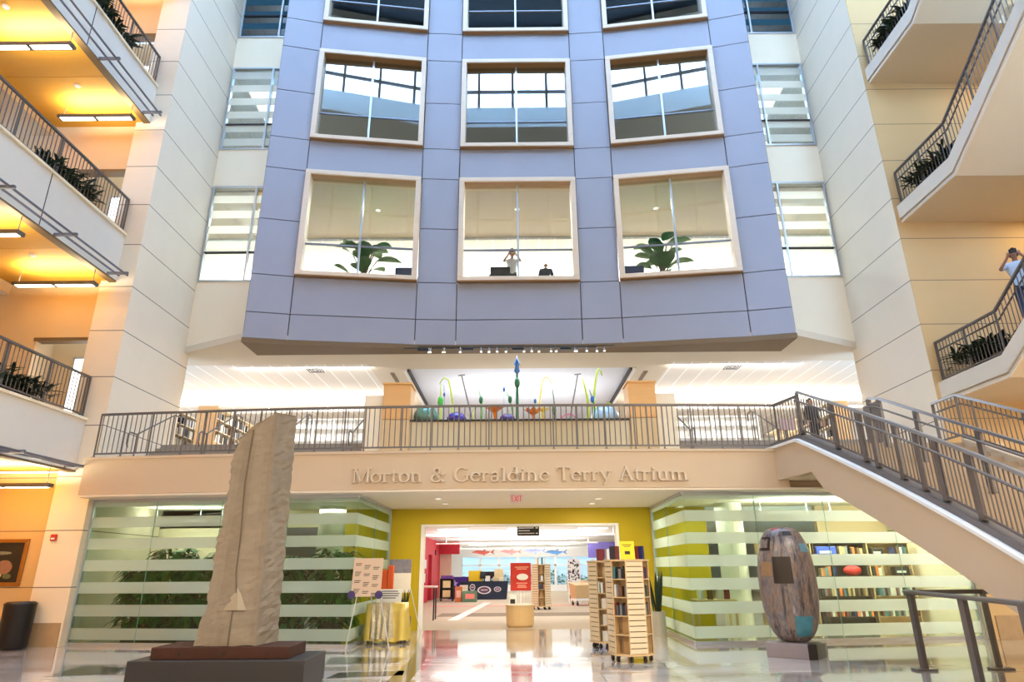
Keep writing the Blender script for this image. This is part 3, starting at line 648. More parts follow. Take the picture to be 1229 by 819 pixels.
for ch, a in zip(TXT, adv):
    if ch != ' ':
        q = strokes_mesh(GL[ch][1], .085, sc0); o = q.build('letter', M_let, t)
        o.location = (x, gy(x)-14.8+.01, 0); o.scale = (hs,1,1); o.rotation_euler = (0,0,math.atan(2*(x-AX)/165))
    x += a*sc0*hs
# ================================================================== EXIT, downlights, track spots, vents
M_exit = mat('exit_red', (206,0,14), .5, es=.2)
t = thing('exit_sign', 'lit red EXIT sign hanging under the gallery soffit', 'exit sign', (-.09,15.7,3.05))
q = MB(); q.box(-.15,-.012,0,.15,.012,.2,.006); fpl = q.build('face_plate', mat('exit_face',(232,220,218),.4), t)
q = MB(); q.box(-.05,-.03,.2,.05,.03,.235); q.build('mount', M_alu, t)
E_ = {'E':[[(.05,0,.1),(.05,1,.1)],[(0,.05,.1),(.4,.05,.1)],[(0,.5,.1),(.35,.5,.1)],[(0,.95,.1),(.4,.95,.1)]],'X':[[(0,0,.11),(.45,1,.11)],[(0,1,.11),(.45,0,.11)]],'I':[[(.05,0,.12),(.05,1,.12)]],'T':[[(.22,0,.11),(.22,1,.11)],[(0,.95,.1),(.44,.95,.1)]]}
x = -.118
for ch,w in (('E',.55),('X',.58),('I',.24),('T',.5)):
    o = strokes_mesh(E_[ch], .006, .13).build('letter', M_exit, fpl); o.location = (x,-.013,.035); x += w*.13
M_lens = mat('lamp_lens', (255,250,236), .4, es=.6)
def downlight(loc, lab, grp):
    t = thing('downlight', lab, 'downlight', loc, group=grp)
    q = MB(); q.lathe([(.10,.004),(.10,-.012),(.075,-.012),(.075,.0)], 16); tr_ = q.build('trim_ring', M_white, t)
    q = MB(); q.lathe([(.074,-.001),(.074,-.006)], 16); q.build('lens', M_lens, tr_)
for x,y,w in ((-2.03,16.4,'front left'),(-1.99,17.75,'rear left'),(1.97,16.7,'front right'),(1.96,18.0,'rear right')): downlight((x,y,3.236), 'round downlight in the gallery soffit, %s of the exit sign' % w, 'gallery soffit downlights')
for x,y,w in ((-5.1,18.9,'left'),(5.2,18.9,'right')): downlight((x,y,7.985), 'round downlight in the beige soffit under the %s half of the grey facade' % w, 'facade soffit downlights')
for x,w in ((-5.0,'left'),(.05,'centre'),(5.1,'right')): downlight((x,20.6,13.915), 'bright downlight behind the %s window of the lowest facade row' % w, 'window room downlights')
for i,x in enumerate((-2.85,-1.5,.0,1.45)):
    t = thing('light_track', '%s black track segment from the left under the grey facade foot' % ORD[i].capitalize(), 'light track', (x,18.5,7.8), group='light tracks')
    q = MB(); q.box(-.17,-.05,0,.17,.05,.07,.008); q.build('feed_box', M_black, t)
    q = MB(); q.box(-.6,-.02,.07,.9,.02,.098); q.build('track', M_black, t)
M_chrome = mat('chrome', (210,205,200), .2, .9)
spot0 = None
for row,(yy_,zz,xs_) in enumerate(((18.44,7.78,(-2.62,-2.2,-1.1,-.62,.42,1.0,1.72,2.07,2.6)),(18.1,7.66,(-2.62,-2.2,-1.7,-.85,-.35,.18,.62,1.13,1.73,2.33)))):
    for i,x in enumerate(xs_):
        lab = '%s small track spotlight from the left in the %s row under the grey facade' % (ORD[i], ('rear','front')[row])
        if spot0 is None:
            spot0 = thing('track_spotlight', lab, 'spotlight', (x,yy_,zz), group='track spotlights')
            q = MB(); q.tube([(0,0,.02),(0,0,.13)], .012, 6); q.build('stem', M_chrome, spot0)
            q = MB(); q.tube([(0,.03,.05),(0,-.02,-.03),(0,-.035,-.055)], [.03,.042,.045], 10); cn_ = q.build('can', M_chrome, spot0)
            q = MB(); q.lathe([(.036,-.058),(.036,-.066)], 10, (0,-.036,0)); q.build('lens', M_lens, cn_)
        else: dup(spot0, (x,yy_,zz), 0, lab)
f = MB(); f.box(-2.95,18.08,7.775,2.85,18.12,7.80); tag(f.build('track_bar', M_black), 'long thin black track carrying the front row of spotlights', 'light track')
for x,y,w in ((-6.85,21.0,'left'),(7.3,21.0,'right')):
    t = thing('ceiling_vent', 'square ceiling vent in the white tiles of the %s bay' % w, 'vent', (x,y,7.99), group='ceiling vents')
    q = MB(); q.box(-.3,-.3,-.012,.3,.3,0); q.build('frame', M_white, t)
    q = MB()
    for r in (.26,.18,.1): q.box(-r,-r,-.02,r,-r+.03,-.012); q.box(-r,r-.03,-.02,r,r,-.012); q.box(-r,-r,-.02,-r+.03,r,-.012); q.box(r-.03,-r,-.02,r,r,-.012)
    q.build('louvre', M_dark, t)
for x,w in ((-4.32,'left'),(4.45,'right')):
    f = MB(); f.box(x-.07,21.4,7.975,x+.07,22.6,7.99); tag(f.build('slot_diffuser', M_brownu), 'dark slot diffuser in the beige soffit above the %s pillar' % w, 'air diffuser', 'slot diffusers')
# suspended uplights on second floor
for sd,x0,x1 in (('left',-15,-4.6),('right',4.7,15)):
    t = thing('suspended_uplight', 'long white suspended uplight over the %s second floor stacks' % sd, 'pendant light', ((x0+x1)/2,25,7.45), group='suspended uplights'); h = (x1-x0)/2
    q = MB(); q.box(-h,-.12,0,h,.12,.1,.02); q.build('housing', M_white, t)
    for i in range(5):
        x = -h+.6+i*(2*h-1.2)/4; q = MB(); q.tube([(x,0,.1),(x,0,.55)], .02, 6); q.build('hanger', M_alu, t)
# ================================================================== STONE MONOLITH
f = MB(); f.box(-5.62,10.05,0,-3.12,11.15,.4,.012); tag(f.build('stone_plinth', mat('charcoal_plinth',(42,38,38),.5,nz=.1)), 'large charcoal plinth under the tall stone monolith', 'plinth')
t = thing('stone_sculpture', 'tall rough stone monolith on a rusty base beside the left glass room', 'sculpture', (-4.32,10.6,.4))
q = MB(); q.box(-1.05,-.42,0,.93,.38,.16,.01); q.build('rust_base', mat('rusty_steel',(70,38,24),.7,.3,nz=.35,sc=5), t)
q = MB()
for x in (-.62,.0,.62): q.lathe([(.03,0),(.03,.012),(.012,.02)], 8, (0,0,0)); 
q.bm.free(); q = MB()
for x in (-.65,-.02,.62): q.tube([(x,-.42,.08),(x,-.435,.08)], .03, 8)
q.build('bolts', mat('dark_rust',(60,38,28),.7,.3), t)
M_stone = mat('limestone', (138,124,106), .85, nz=.3, sc=3.2, bump=.6)
f = MB(); rnd = random.Random(3); NL = 60; NR = 30
leftx = [(.56,-4.82),(.7,-4.80),(.86,-4.74),(1.3,-4.70),(1.8,-4.69),(2.3,-4.65),(2.9,-4.62),(3.3,-4.61),(3.57,-4.57),(3.77,-4.55),(4.2,-4.5)]
def lx(z):
    for (a,b),(c,d) in zip(leftx, leftx[1:]):
        if z <= c: return b+(d-b)*(z-a)/(c-a)
    return leftx[-1][1]
def ztp(x):
    P = [(-4.9,3.5),(-4.57,3.57),(-4.37,3.77),(-4.06,3.97),(-3.9,4.07),(-3.75,4.14)]
    for (a,b),(c,d) in zip(P, P[1:]):
        if x <= c: return b+(d-b)*(x-a)/(c-a)
    return 4.14
prev = None
def jit(a): return (rnd.random()-.5)*2*a
for k in range(NL+1):
    z = .56+3.6*k/NL; x0 = lx(z); xr = -3.92-.08*(z-.56)/3.5; xb = -3.84-.05*(z-.56)/3.5
    ring = [(x0+(xr-x0)*i/9, 10.28+.02*math.sin(i)) for i in range(10)]+[(xr+(xb-xr)*i/5, 10.3+.66*i/5) for i in range(1,6)]+[(xb+(x0-xb)*i/9, 10.98) for i in range(1,10)]+[(x0, 10.98-.66*i/5) for i in range(1,5)]
    cur = []
    for i,(x,y) in enumerate(ring):
        a = .008 if i < 9 else (.0 if i == 9 else .015)
        xx = x+jit(a)+(jit(.03) if i in (0,27) else 0); yy_ = y+jit(a)
        zz = min(z+jit(.01 if a else 0), ztp(xx)+jit(.012)+(.03*(y-10.3)))
        cur.append(f.bm.verts.new((xx+4.32, yy_-10.6, zz-.4)))
    if prev:
        for i in range(len(cur)): f._f([prev[i],prev[(i+1)%len(cur)],cur[(i+1)%len(cur)],cur[i]])
    else: f._f(cur[::-1])
    prev = cur
f._f(prev); f.build('stone_body', M_stone, t)
f = MB(); f.tube([(x+4.32,10.25-10.6,z-.4) for x,z in ((-4.33,3.72),(-4.36,2.85),(-4.32,2.07),(-4.32,1.57),(-4.28,1.28))], .008, 5); f.tube([(x+4.32,10.25-10.6,z-.4) for x,z in ((-4.30,1.04),(-4.31,.57))], .012, 5)
f.build('carved_seam', mat('dark_seam',(104,92,76),.9), t)
f = MB(); A = (-.15+.03,-.335,.63); B_ = (.21,-.335,.63); T_ = (.04,-.325,.98); D_ = (.12,-.40,.64)
v = [f.bm.verts.new(p) for p in ((-.12,-.335,.645),(.21,-.335,.645),(.04,-.325,1.0),(.10,-.385,.645))]
f._f([v[0],v[3],v[2]]); f._f([v[3],v[1],v[2]]); f._f([v[0],v[1],v[3]]); f._f([v[0],v[2],v[1]]); f.build('carved_wedge', mat('pale_limestone',(160,146,124),.85,nz=.1), t)
# ================================================================== OVOID CERAMIC
cx, cy = 5.12, 13.35; yaw = math.atan2(12.72-13.44, 4.92-4.47)
f = MB(); ux = Vector((.62,-.62,0)).normalized(); 
f.box(-.45,-.36,0,.45,.36,.25,.008); f.mi = 1; f.box(.30,-.365,.0,.456,.2,.252)
o = f.build('ceramic_plinth', [mat('mauve_grey_plinth',(140,128,130),.5,nz=.06), mat('black_plinth_band',(14,14,16),.3)]); o.location = (cx,cy,0); o.rotation_euler = (0,0,R(-38)); tag(o, 'low mauve grey plinth with a black corner band under the ovoid', 'plinth')
t = thing('ceramic_sculpture', 'tall painted ceramic ovoid on a low grey plinth before the right glass room', 'sculpture', (cx+.0,cy,.25), R(-14))
M_cer = bpy.data.materials.new('streaked_glaze'); M_cer.use_nodes = True; nn = M_cer.node_tree.nodes; ll = M_cer.node_tree.links; bb = nn['Principled BSDF']
tc = nn.new('ShaderNodeTexCoord'); mp = nn.new('ShaderNodeMapping'); mp.inputs['Scale'].default_value = (6,6,.8); ll.new(tc.outputs['Object'], mp.inputs[0])
n1 = nn.new('ShaderNodeTexNoise'); n1.inputs['Scale'].default_value = 1.6; n1.inputs['Detail'].default_value = 8; n1.inputs['Roughness'].default_value = .7; ll.new(mp.outputs[0], n1.inputs['Vector'])
r1 = nn.new('ShaderNodeValToRGB'); el = r1.color_ramp.elements; el[0].position = .36; el[0].color = lin((70,66,70))+(1,); el[1].position = .64; el[1].color = lin((255,246,238))+(1,)
for p_,c_ in ((.43,(150,140,140)),(.5,(214,196,180)),(.56,(160,152,160))): q_ = el.new(p_); q_.color = lin(c_)+(1,)
ll.new(n1.outputs['Fac'], r1.inputs[0])
n2 = nn.new('ShaderNodeTexNoise'); n2.inputs['Scale'].default_value = 2.4; n2.inputs['Detail'].default_value = 3; mp2 = nn.new('ShaderNodeMapping'); mp2.inputs['Scale'].default_value = (1.6,1.6,.8); ll.new(tc.outputs['Object'], mp2.inputs[0]); ll.new(mp2.outputs[0], n2.inputs['Vector'])
r2 = nn.new('ShaderNodeValToRGB'); el = r2.color_ramp.elements; el[0].position = .30; el[0].color = lin((64,60,74))+(1,); el[1].position = .70; el[1].color = lin((88,84,100))+(1,)
for p_,c_ in ((.40,(140,132,130)),(.46,(150,122,98)),(.51,(140,136,142)),(.57,(104,106,122)),(.63,(156,148,140))): q_ = el.new(p_); q_.color = lin(c_)+(1,)
ll.new(n2.outputs['Fac'], r2.inputs[0]); mz = nn.new('ShaderNodeMix'); mz.data_type = 'RGBA'; mz.blend_type = 'MULTIPLY'; mz.inputs[0].default_value = .9; ll.new(r1.outputs[0], mz.inputs[6]); ll.new(r2.outputs[0], mz.inputs[7])
gm = nn.new('ShaderNodeMix'); gm.data_type = 'RGBA'; gm.blend_type = 'ADD'; gm.inputs[0].default_value = .03; ll.new(mz.outputs[2], gm.inputs[6]); gm.inputs[7].default_value = (.9,.8,.75,1)
ll.new(gm.outputs[2], bb.inputs['Base Color']); bb.inputs['Roughness'].default_value = .28
EA, EB, EC = .53, .36, 1.04
def egg(th, ph, off=0):
    """th around (0 = towards viewer), ph -1..1 height"""
    e2 = .8
    c_ = max(0,math.cos(ph*PI/2))**.58; s_ = math.sin(ph*PI/2); s_ = math.copysign(abs(s_)**.98, s_)
    return ((EA+off)*c_*math.sin(th), -(EB+off)*c_*math.cos(th), (EC+off)*s_+1.04)
f = MB(); NV, NU = 30, 40; rows = []
for i in range(NV+1):
    ph = -.93+1.93*i/NV; rows.append([f.bm.verts.new(egg(2*PI*k/NU, min(ph,.9995))) for k in range(NU)])
for i in range(NV):
    for k in range(NU): f._f([rows[i][k],rows[i][(k+1)%NU],rows[i+1][(k+1)%NU],rows[i+1][k]])
f._f(rows[0][::-1]); f._f(rows[-1]); o = f.build('ovoid_body', M_cer, t, True); zmin = min(v.co.z for v in o.data.vertices)
for v in o.data.vertices: v.co.z -= zmin
def patch(name, m, t0, t1, p0, p1, off=.006, n=8):
    f = MB(); g_ = [[f.bm.verts.new(Vector(egg(t0+(t1-t0)*i/n, p0+(p1-p0)*k/n, off))-Vector((0,0,zmin))) for i in range(n+1)] for k in range(n+1)]
    for k in range(n):
        for i in range(n): f._f([g_[k][i],g_[k][i+1],g_[k+1][i+1],g_[k+1][i]])
    return f.build(name, m, t, True)
M_pb = mat('dark_brown_glaze',(28,15,15),.3,nz=.15); 
patch('dark_square_patch', M_pb, -.55,.12,.0,.30)
patch('teal_patch', mat('teal_glaze',(70,128,144),.3,nz=.35,sc=7), .0,.75,-.68,-.36)
patch('small_teal_patch', mat('pale_teal_glaze',(104,146,160),.3,nz=.3,sc=7), .62,1.1,.36,.48)
for a in ((-1.25,-.62,.56,.60),(-.75,-.62,.40,.60),(-1.25,-.62,.38,.42)): patch('dark_frame_stroke', M_pb, *a)
patch('tan_patch', mat('tan_glaze',(150,118,84),.3,nz=.3,sc=7), -1.1,-.6,.08,.24)
patch('red_crown_patch', mat('red_glaze',(150,80,70),.3,nz=.3,sc=7), -.8,-.2,.76,.88)
patch('black_hole_mark', M_black, -.02,.45,.62,.73)
# ================================================================== BIN, ALARM, PAINTING
t = thing('waste_bin', 'tall black round waste bin at the foot of the left pier', 'bin', (-11.15,15.5,0))
q = MB(); q.lathe([(.26,0),(.29,.05),(.31,.9),(.32,.93),(.3,.95)], 24); q.build('body', mat('black_bin',(36,33,33),.35,.4,nz=.1), t, True)
q = MB(); q.lathe([(.29,.95),(.27,.97),(.2,.975)], 24); q.build('lid', M_black, t)
t = thing('fire_alarm', 'small red fire alarm pull station on the left pier', 'fire alarm', (-11.0,15.9,2.28))
q = MB(); q.box(-.07,-.05,0,.07,0,.15,.01); q.build('body', mat('alarm_red',(190,50,36),.4), t)
q = MB(); q.box(-.04,-.06,.03,.04,-.05,.07); q.build('pull_handle', M_white, t)
t = thing('framed_painting', 'dark still life painting in a gilt frame on the warm left wall', 'painting', (-12.35,16.1,1.28))
M_gilt = mat('gilt', (168,112,44), .4, .5, nz=.25, sc=8)
q = MB(); w_,h_ = .66,1.06
for a in ((-w_,-.05,0,w_,0,.09),(-w_,-.05,h_-.09,w_,0,h_),(-w_,-.05,.09,-w_+.09,0,h_-.09),(w_-.09,-.05,.09,w_,0,h_-.09)): q.box(*a,.012)
q.build('gilt_frame', M_gilt, t)
q = MB(); q.box(-w_+.09,-.02,.09,w_-.09,-.002,h_-.09); q.build('canvas', mat('dark_canvas',(38,32,26),.5,nz=.5,sc=3), t)
for i,(x,z,rx,rz,c_) in enumerate(((-.2,.35,.2,.08,(196,170,140)),(.18,.42,.2,.16,(150,110,90)),(.05,.24,.12,.07,(210,206,180)),(-.3,.2,.14,.09,(140,60,44)),(.0,.74,.3,.04,(130,132,116)),(.3,.22,.1,.06,(96,104,70)))):
    q = MB(); q.ball((x,-.021,z),rx,.004,rz); q.build('painted_form', mat('paint_%d'%i,c_,.5,nz=.3,sc=9), t)
# ================================================================== BOOKS
BC = [('dark red',(120,34,36)),('navy blue',(36,48,96)),('white',(226,224,216)),('grey',(128,128,130)),('black',(34,32,34)),('brown',(112,78,52)),('green',(52,92,66)),('orange',(206,116,52)),('tan',(190,164,122)),('teal',(60,120,130))]
BK = {}
def book(label, grp, loc, w, d, h, ci, rz=0, tilt=0):
    """a book standing upright: w spine width, d depth, h height; spine faces -Y"""
    nm, c_ = BC[ci]
    if ci not in BK:
        f = MB(); f.box(-.5,-.5,0,-.36,.5,1); f.box(.36,-.5,0,.5,.5,1); f.box(-.36,-.5,0,.36,-.42,1); f.mi = 1; f.box(-.36,-.42,.03,.36,.46,.97)
        me = f.build('book', [mat('book_'+nm.replace(' ','_'),c_,.5,nz=.12,sc=9), mat('book_pages',(232,226,208),.8)]); BK[ci] = me.data; o = me
    else: o = bpy.data.objects.new('book', BK[ci]); C.objects.link(o)
    o.location = loc; o.scale = (w,d,h); o.rotation_euler = (0,tilt,rz); return tag(o, label, 'book', grp)
def book_row(place, grp, x0, x1, y, z, hmax, rnd, rz=0, M=None, fill=.92, depth=.16, wr=(.024,.06), cols=(0,1,2,2,3,3,4,4,4,5,5,6,7,8,9)):
    x = x0; i = 0; cnt = {}
    items = []
    while x < x1-.03:
        w = rnd.uniform(*wr)
        if rnd.random() < fill: items.append((x,w,rnd.choice(cols),rnd.uniform(.72,.96)*hmax))
        x += w+.002
    for (x,w,ci,h) in items:
        k = cnt.get(ci,0); cnt[ci] = k+1
        tot = sum(1 for q in items if q[2] == ci)
        lab = ('only %s book, ' % BC[ci][0] if tot == 1 else '%s %s book from left, ' % (ORD[min(k,19)],BC[ci][0]))+place
        p = Vector((x+w/2,y,z)); p = M @ p if M is not None else p
        book(lab[0].upper()+lab[1:], grp, p, w, depth*(.85+.15*rnd.random()), h, ci, rz)
# ---- octagonal book towers
def tower(label, loc, rz):
    t = thing('book_tower', label, 'bookcase', loc, rz, 'octagonal book towers'); H0, H1 = .14, 1.70; a, c_ = .371, .174   # c_: half width of slat face
    oct_ = [(-c_,-a),(c_,-a),(a,-c_),(a,c_),(c_,a),(-c_,a),(-a,c_),(-a,-c_)]
    big = [(x*1.05,y*1.05) for x,y in oct_]
    q = MB(); q.prism(big, H1, H1+.035); q.build('top', M_maple, t)
    q = MB(); q.prism(big, H0-.03, H0); q.build('base', M_maple, t)
    q = MB(); q.prism([(x*.45,y*.45) for x,y in oct_], H0, H1); q.build('core', M_maple, t)
    for k in range(4):
        Mx = Matrix.Rotation(k*PI/2,4,'Z'); q = MB(); n_ = 17; st = (H1-H0)/n_
        for i in range(n_): q.box(-c_,-a,H0+st*i+.008,c_,-a+.018,H0+st*(i+1)-.008,0,Mx)
        q.mi = 1; q.box(-c_+.004,-a+.018,H0,c_-.004,-a+.03,H1,0,Mx); q.build('slat_panel', [M_maple2, mat('slat_gap',(120,94,62),.7)], t)
        My = Matrix.Rotation(k*PI/2+PI/4,4,'Z'); hw = .139; ap = (a+c_)/math.sqrt(2)
        for s_ in (-1,1):
            q = MB(); q.box(s_*hw-.008,-ap,H0,s_*hw+.008,-ap+.2,H1,0,My); q.build('divider', M_maple, t)
        for i in range(1,5):
            z = H0+(H1-H0)*(i/5 if 1 else 0); q = MB(); q.box(-hw+.009,-ap+.002,z-.009,hw-.009,-ap+.2,z+.009,0,My); q.build('shelf', M_maple, t)
    for k in range(8):
        an = k*PI/4+PI/8; q = MB(); x,y = .34*math.cos(an),.34*math.sin(an); q.tube([(x-.02,y,.045),(x+.02,y,.045)], .045, 10); q.box(x-.012,y-.012,.08,x+.012,y+.012,H0-.03); q.build('caster', M_black, t)
    return t
T1 = tower('tall octagonal maple book tower on casters, nearest in the atrium', (1.96,12.98,0), R(13))
T2 = dup(T1, (1.86,15.05,0), R(25), 'octagonal maple book tower standing just behind the nearest tower')
T3 = dup(T1, (.95,28.4,0), R(45), 'octagonal maple book tower far inside the library beside the red poster')
rb = random.Random(11)
def bay_rows(tw, tname, side, ang, levels, grp, fill=.85, face=False):
    a, c_ = .371,.174; ap = (a+c_)/math.sqrt(2); H0,H1 = .14,1.70
    rz = tw.rotation_euler[2]+ang; Mx = Matrix.Translation(tw.location) @ Matrix.Rotation(rz,4,'Z')
    for lv in levels:
        z = H0+(H1-H0)*(lv/5)+(.0095 if lv else .001)
        place = '%s shelf down, %s bay, %s' % (ORD[4-lv], side, tname)
        if face:
            p = Mx @ Vector((rb.uniform(-.02,.02),-ap+.09,z)); book('White picture book facing out, '+place, grp, p, .15,.025,.2,2,rz)
        else: book_row(place, grp, -.12,.12,-ap+.1,z,.23,rb,rz,Mx,fill,.14,(.022,.05))
bay_rows(T1,'nearest book tower','left',-PI/4,(4,3,2),'books in the nearest tower')
bay_rows(T1,'nearest book tower','right',PI/4,(4,3,2),'books in the nearest tower')
bay_rows(T2,'second book tower','front',-PI/4+R(27)*0,(3,),'books in the second tower')
bay_rows(T2,'second book tower','front',-PI/4,(4,),'books in the second tower',.5)
bay_rows(T2,'second book tower','front',-PI/4,(2,1,0),'books in the second tower',face=True)
bay_rows(T3,'far library book tower','front',-PI/4,(3,2),'books in the far tower')
for tw,nm,xs_ in ((T1,'nearest book tower',((-.22,.05,4,R(-20)),(-.16,-.03,0,R(-20)),(.22,.05,0,R(30)),(.28,-.02,1,R(35)))),(T2,'second book tower',((-.12,-.05,0,R(20)),(.02,-.1,2,R(10))))):
    for i,(x,y,ci,r_) in enumerate(xs_): book('%s book standing on top of the %s' % (BC[ci][0].capitalize()+(' front' if i%2 else ''),nm), 'books on the tower tops', tw.location+Vector((x,y,1.737)), .05 if i%2 else .12,.15,.24,ci,r_)
for i,(x,ci) in enumerate(((-.2,2),(-.12,8),(.05,6),(.16,2))): book(('First','Second','Third','Fourth')[i]+' book from the left standing on the far library book tower', 'books on the far tower top', T3.location+Vector((x,-.1,1.737)), .06,.15,.26,ci)
t = thing('yellow_sign', 'bright yellow paper sign on top of the nearest book tower', 'sign', T1.location+Vector((.02,-.13,1.736)), R(3))
q = MB(); q.box(-.14,-.004,0,.14,.004,.33,.0,Matrix.Rotation(R(-8),4,'X')); q.build('sheet', mat('yellow_paper',(244,216,30),.6), t)
M_ink = mat('dark_ink',(60,52,40),.8)
q = MB(); Mx = Matrix.Rotation(R(-8),4,'X')
for z,w_ in ((.26,.09),(.23,.06)): q.box(-w_,-.0055,z,w_,-.004,z+.012,0,Mx)
q.box(-.05,-.0055,.09,.05,-.004,.15,0,Mx); q.build('print', M_ink, t)
q = MB(); q.box(-.1,.0,0,.1,.1,.012); q.build('stand', M_white, t)
# ---- round drum table and red poster
t = thing('drum_table', 'round maple drum table at the library opening', 'table', (0,20.1,0))
q = MB(); q.lathe([(.36,0),(.36,.05),(.4,.06),(.4,.58)], 28); q.build('drum', M_maple, t)
q = MB(); q.lathe([(.42,.58),(.42,.61)], 28); q.build('top', M_maple2, t)
t = thing('red_poster', 'red poster in a clear stand on the round maple drum table', 'poster', (.03,20.1,.61))
q = MB(); q.box(-.3,-.012,.36,.3,.012,1.13,.004); q.build('sheet', mat('red_poster_paper',(196,44,28),.5,nz=.15), t)
q = MB(); q.ball((.05,-.013,.74),.17,.006,.09); q.build('white_figure', M_white, t)
q = MB()
for z,w_ in ((1.0,.2),(.95,.15),(.56,.16),(.5,.12),(.45,.14)): q.box(-w_+.03,-.0135,z,w_+.03,-.0125,z+.022)
q.build('print', mat('pink_ink',(240,180,160),.7), t)
q = MB(); q.box(-.2,-.1,0,.2,.1,.012); q.box(-.012,-.02,.012,.012,.012,.36); q.box(.1,-.02,.012,.106,.0,.36); q.build('stand', M_white, t)
t = thing('desk_card', 'small white card with a dark picture standing on the drum table', 'card', (-.2,19.85,.61)); q = MB(); q.box(-.1,-.004,0,.1,.004,.26); q.build('card', M_white, t); q = MB(); q.box(-.08,-.006,.03,.06,-.0041,.15); q.build('picture', M_black, t)
# ---- posters on easels
def poster(label, loc, rz, w_, h_, z0, m, cols, mk, purple=False):
    t = thing('poster_board', label, 'poster', loc, rz)
    tl = Matrix.Rotation(R(-7),4,'X')
    q = MB(); q.box(-w_,-.01,z0,w_,.01,z0+h_,.003,tl); q.build('board', m, t)
    q = MB(); mk(q, tl); q.build('print', M_ink, t)
    if purple:
        for x in (-w_+.02,w_-.03): q = MB(); q.tube([(x,-.012+z0*.12,z0+.03),(x,-.03+z0*.12,z0+.03)], .085, 16); q.build('purple_seal', mat('purple_seal',(70,56,110),.5,nz=.2), t)
    for a,b_ in (((-.32,-.02,0),(-.12,.30,z0+h_*.9)),((.62,-.02,0),(.1,.30,z0+h_*.9)),((.05,.8,0),(.0,.34,z0+h_*.8))):
        q = MB(); q.tube([a,b_],.014,6); q.build('easel_leg', mat('pale_easel',(206,206,200),.4,.3), t)
    return t
def mk1(q, tl):
    for c_ in range(3):
        for r_ in range(4):
            x = -.28+.2*c_; z = 1.72-.18*r_-.04*c_
            for k in range(2+(r_+c_)%2): q.box(x,-.0125,z-.035*k,x+.14-.02*k,-.011,z-.035*k+.014,0,tl)
poster('cream poster with text columns and purple seals on an easel by the left glass corner', (-3.42,15.02,0), R(-4), .33, .8, 1.04, mat('cream_poster',(226,198,170),.6), 3, mk1, True)
def mk2(q, tl):
    for k in range(3): q.box(.08,-.0125,1.72-.06*k,.24,-.011,1.745-.06*k,0,tl)
    q.box(-.26,-.0125,1.02,.0,-.011,1.04,0,tl)
t = poster('grey and white poster on an easel against the mustard wall', (-3.26,18.55,0), R(4), .3, .86, 1.0, mat('white_poster',(222,214,204),.6), 1, mk2)
q = MB(); q.box(-.3,-.013,1.5,.3,-.0115,1.86,0,Matrix.Rotation(R(-7),4,'X')); q.build('picture_panel', mat('grey_picture',(120,116,130),.6,nz=.4,sc=14), t)
# ---- gold cloth table
t = thing('cloth_table', 'small table draped in shimmering gold and silver cloth by the left glass return', 'table', (-3.12,16.35,0))
q = MB(); q.box(-.42,-.3,.81,.42,.3,.835); q.build('tabletop', M_maple, t)
for sx_ in (-.38,.38):
    for sy_ in (-.26,.26): q = MB(); q.tube([(sx_,sy_,0),(sx_,sy_,.81)], .02, 6); q.build('leg', M_black, t)
def drape(x0,x1,y0,y1,ztop,zb,wave,seed):
    q = MB(); rr = random.Random(seed); N = 64; per = []
    corners = [(x0,y0),(x1,y0),(x1,y1),(x0,y1)]
    for s_ in range(4):
        a = Vector(corners[s_]); b_ = Vector(corners[(s_+1)%4])
        for i in range(N//4): per.append((a.lerp(b_,i/(N/4)), (b_-a).normalized()))
    rows = []
    for k in range(6):
        h = k/5; z = ztop-(ztop-zb)*h
        row = []
        for i,(p,d) in enumerate(per):
            nrm = Vector((d.y,-d.x)); o_ = (.012+.07*h)+wave*h*math.sin(i*1.35+.4*math.sin(i*.7)); row.append(q.bm.verts.new((p.x+nrm.x*o_,p.y+nrm.y*o_,z+(.02*math.sin(i*.9)*h if k == 5 else 0))))
        rows.append(row)
    for k in range(5):
        for i in range(N): q._f([rows[k][i],rows[k][(i+1)%N],rows[k+1][(i+1)%N],rows[k+1][i]])
    q._f(rows[0]); return q
q = drape(-.43,.43,-.31,.31,.845,.06,.028,2)
M_gold = mat('gold_satin',(214,190,96),.3,.25,nz=.2,sc=6)
o = q.build('table_cloth', M_gold, None, True); o.location = (-3.12,16.35,0); tag(o, 'gold satin tablecloth hanging in folds over the small table by the glass return', 'tablecloth')
q = drape(-.30,.14,-.335,.3,.852,.1,.022,5); M_seq = mat('silver_sequin',(196,186,160),.25,.7,nz=.75,sc=34,bump=.8)
o = q.build('sequin_runner', M_seq, None, False); o.location = (-3.12,16.33,.004); tag(o, 'glittering silver sequin runner laid over the gold tablecloth', 'table runner')
t = thing('table_sign', 'white tilted sign with blurred text on the gold cloth table', 'sign', (-3.1,16.25,.858), R(-6))
Mx = Matrix.Rotation(R(-14),4,'X'); q = MB(); q.box(-.3,-.006,0,.3,.006,.3,.003,Mx); q.build('sheet', M_white, t)
q = MB()
for z,w_ in ((.24,.2),(.19,.24),(.14,.22),(.09,.16)): q.box(-w_,-.0085,z,w_,-.0065,z+.022,0,Mx)
q.build('print', mat('grey_ink',(120,110,118),.8), t); q = MB(); q.box(-.2,.01,0,.2,.1,.01); q.build('stand', M_white, t)
t = thing('orange_lantern', 'tall orange fabric banner box hanging on a stand behind the gold table', 'banner', (-3.42,17.6,0))
for x,z0,z1 in ((-.06,1.05,1.58),(.1,1.02,1.68)):
    q = MB(); q.box(x-.075,-.06,z0,x+.075,.06,z1,.015); q.build('panel', mat('orange_fabric',(206,84,36),.7,nz=.12), t)
q = MB(); q.tube([(.02,0,0),(.02,0,1.05)], .015, 6); q.box(-.14,-.12,0,.18,.12,.02); q.build('stand', M_black, t)
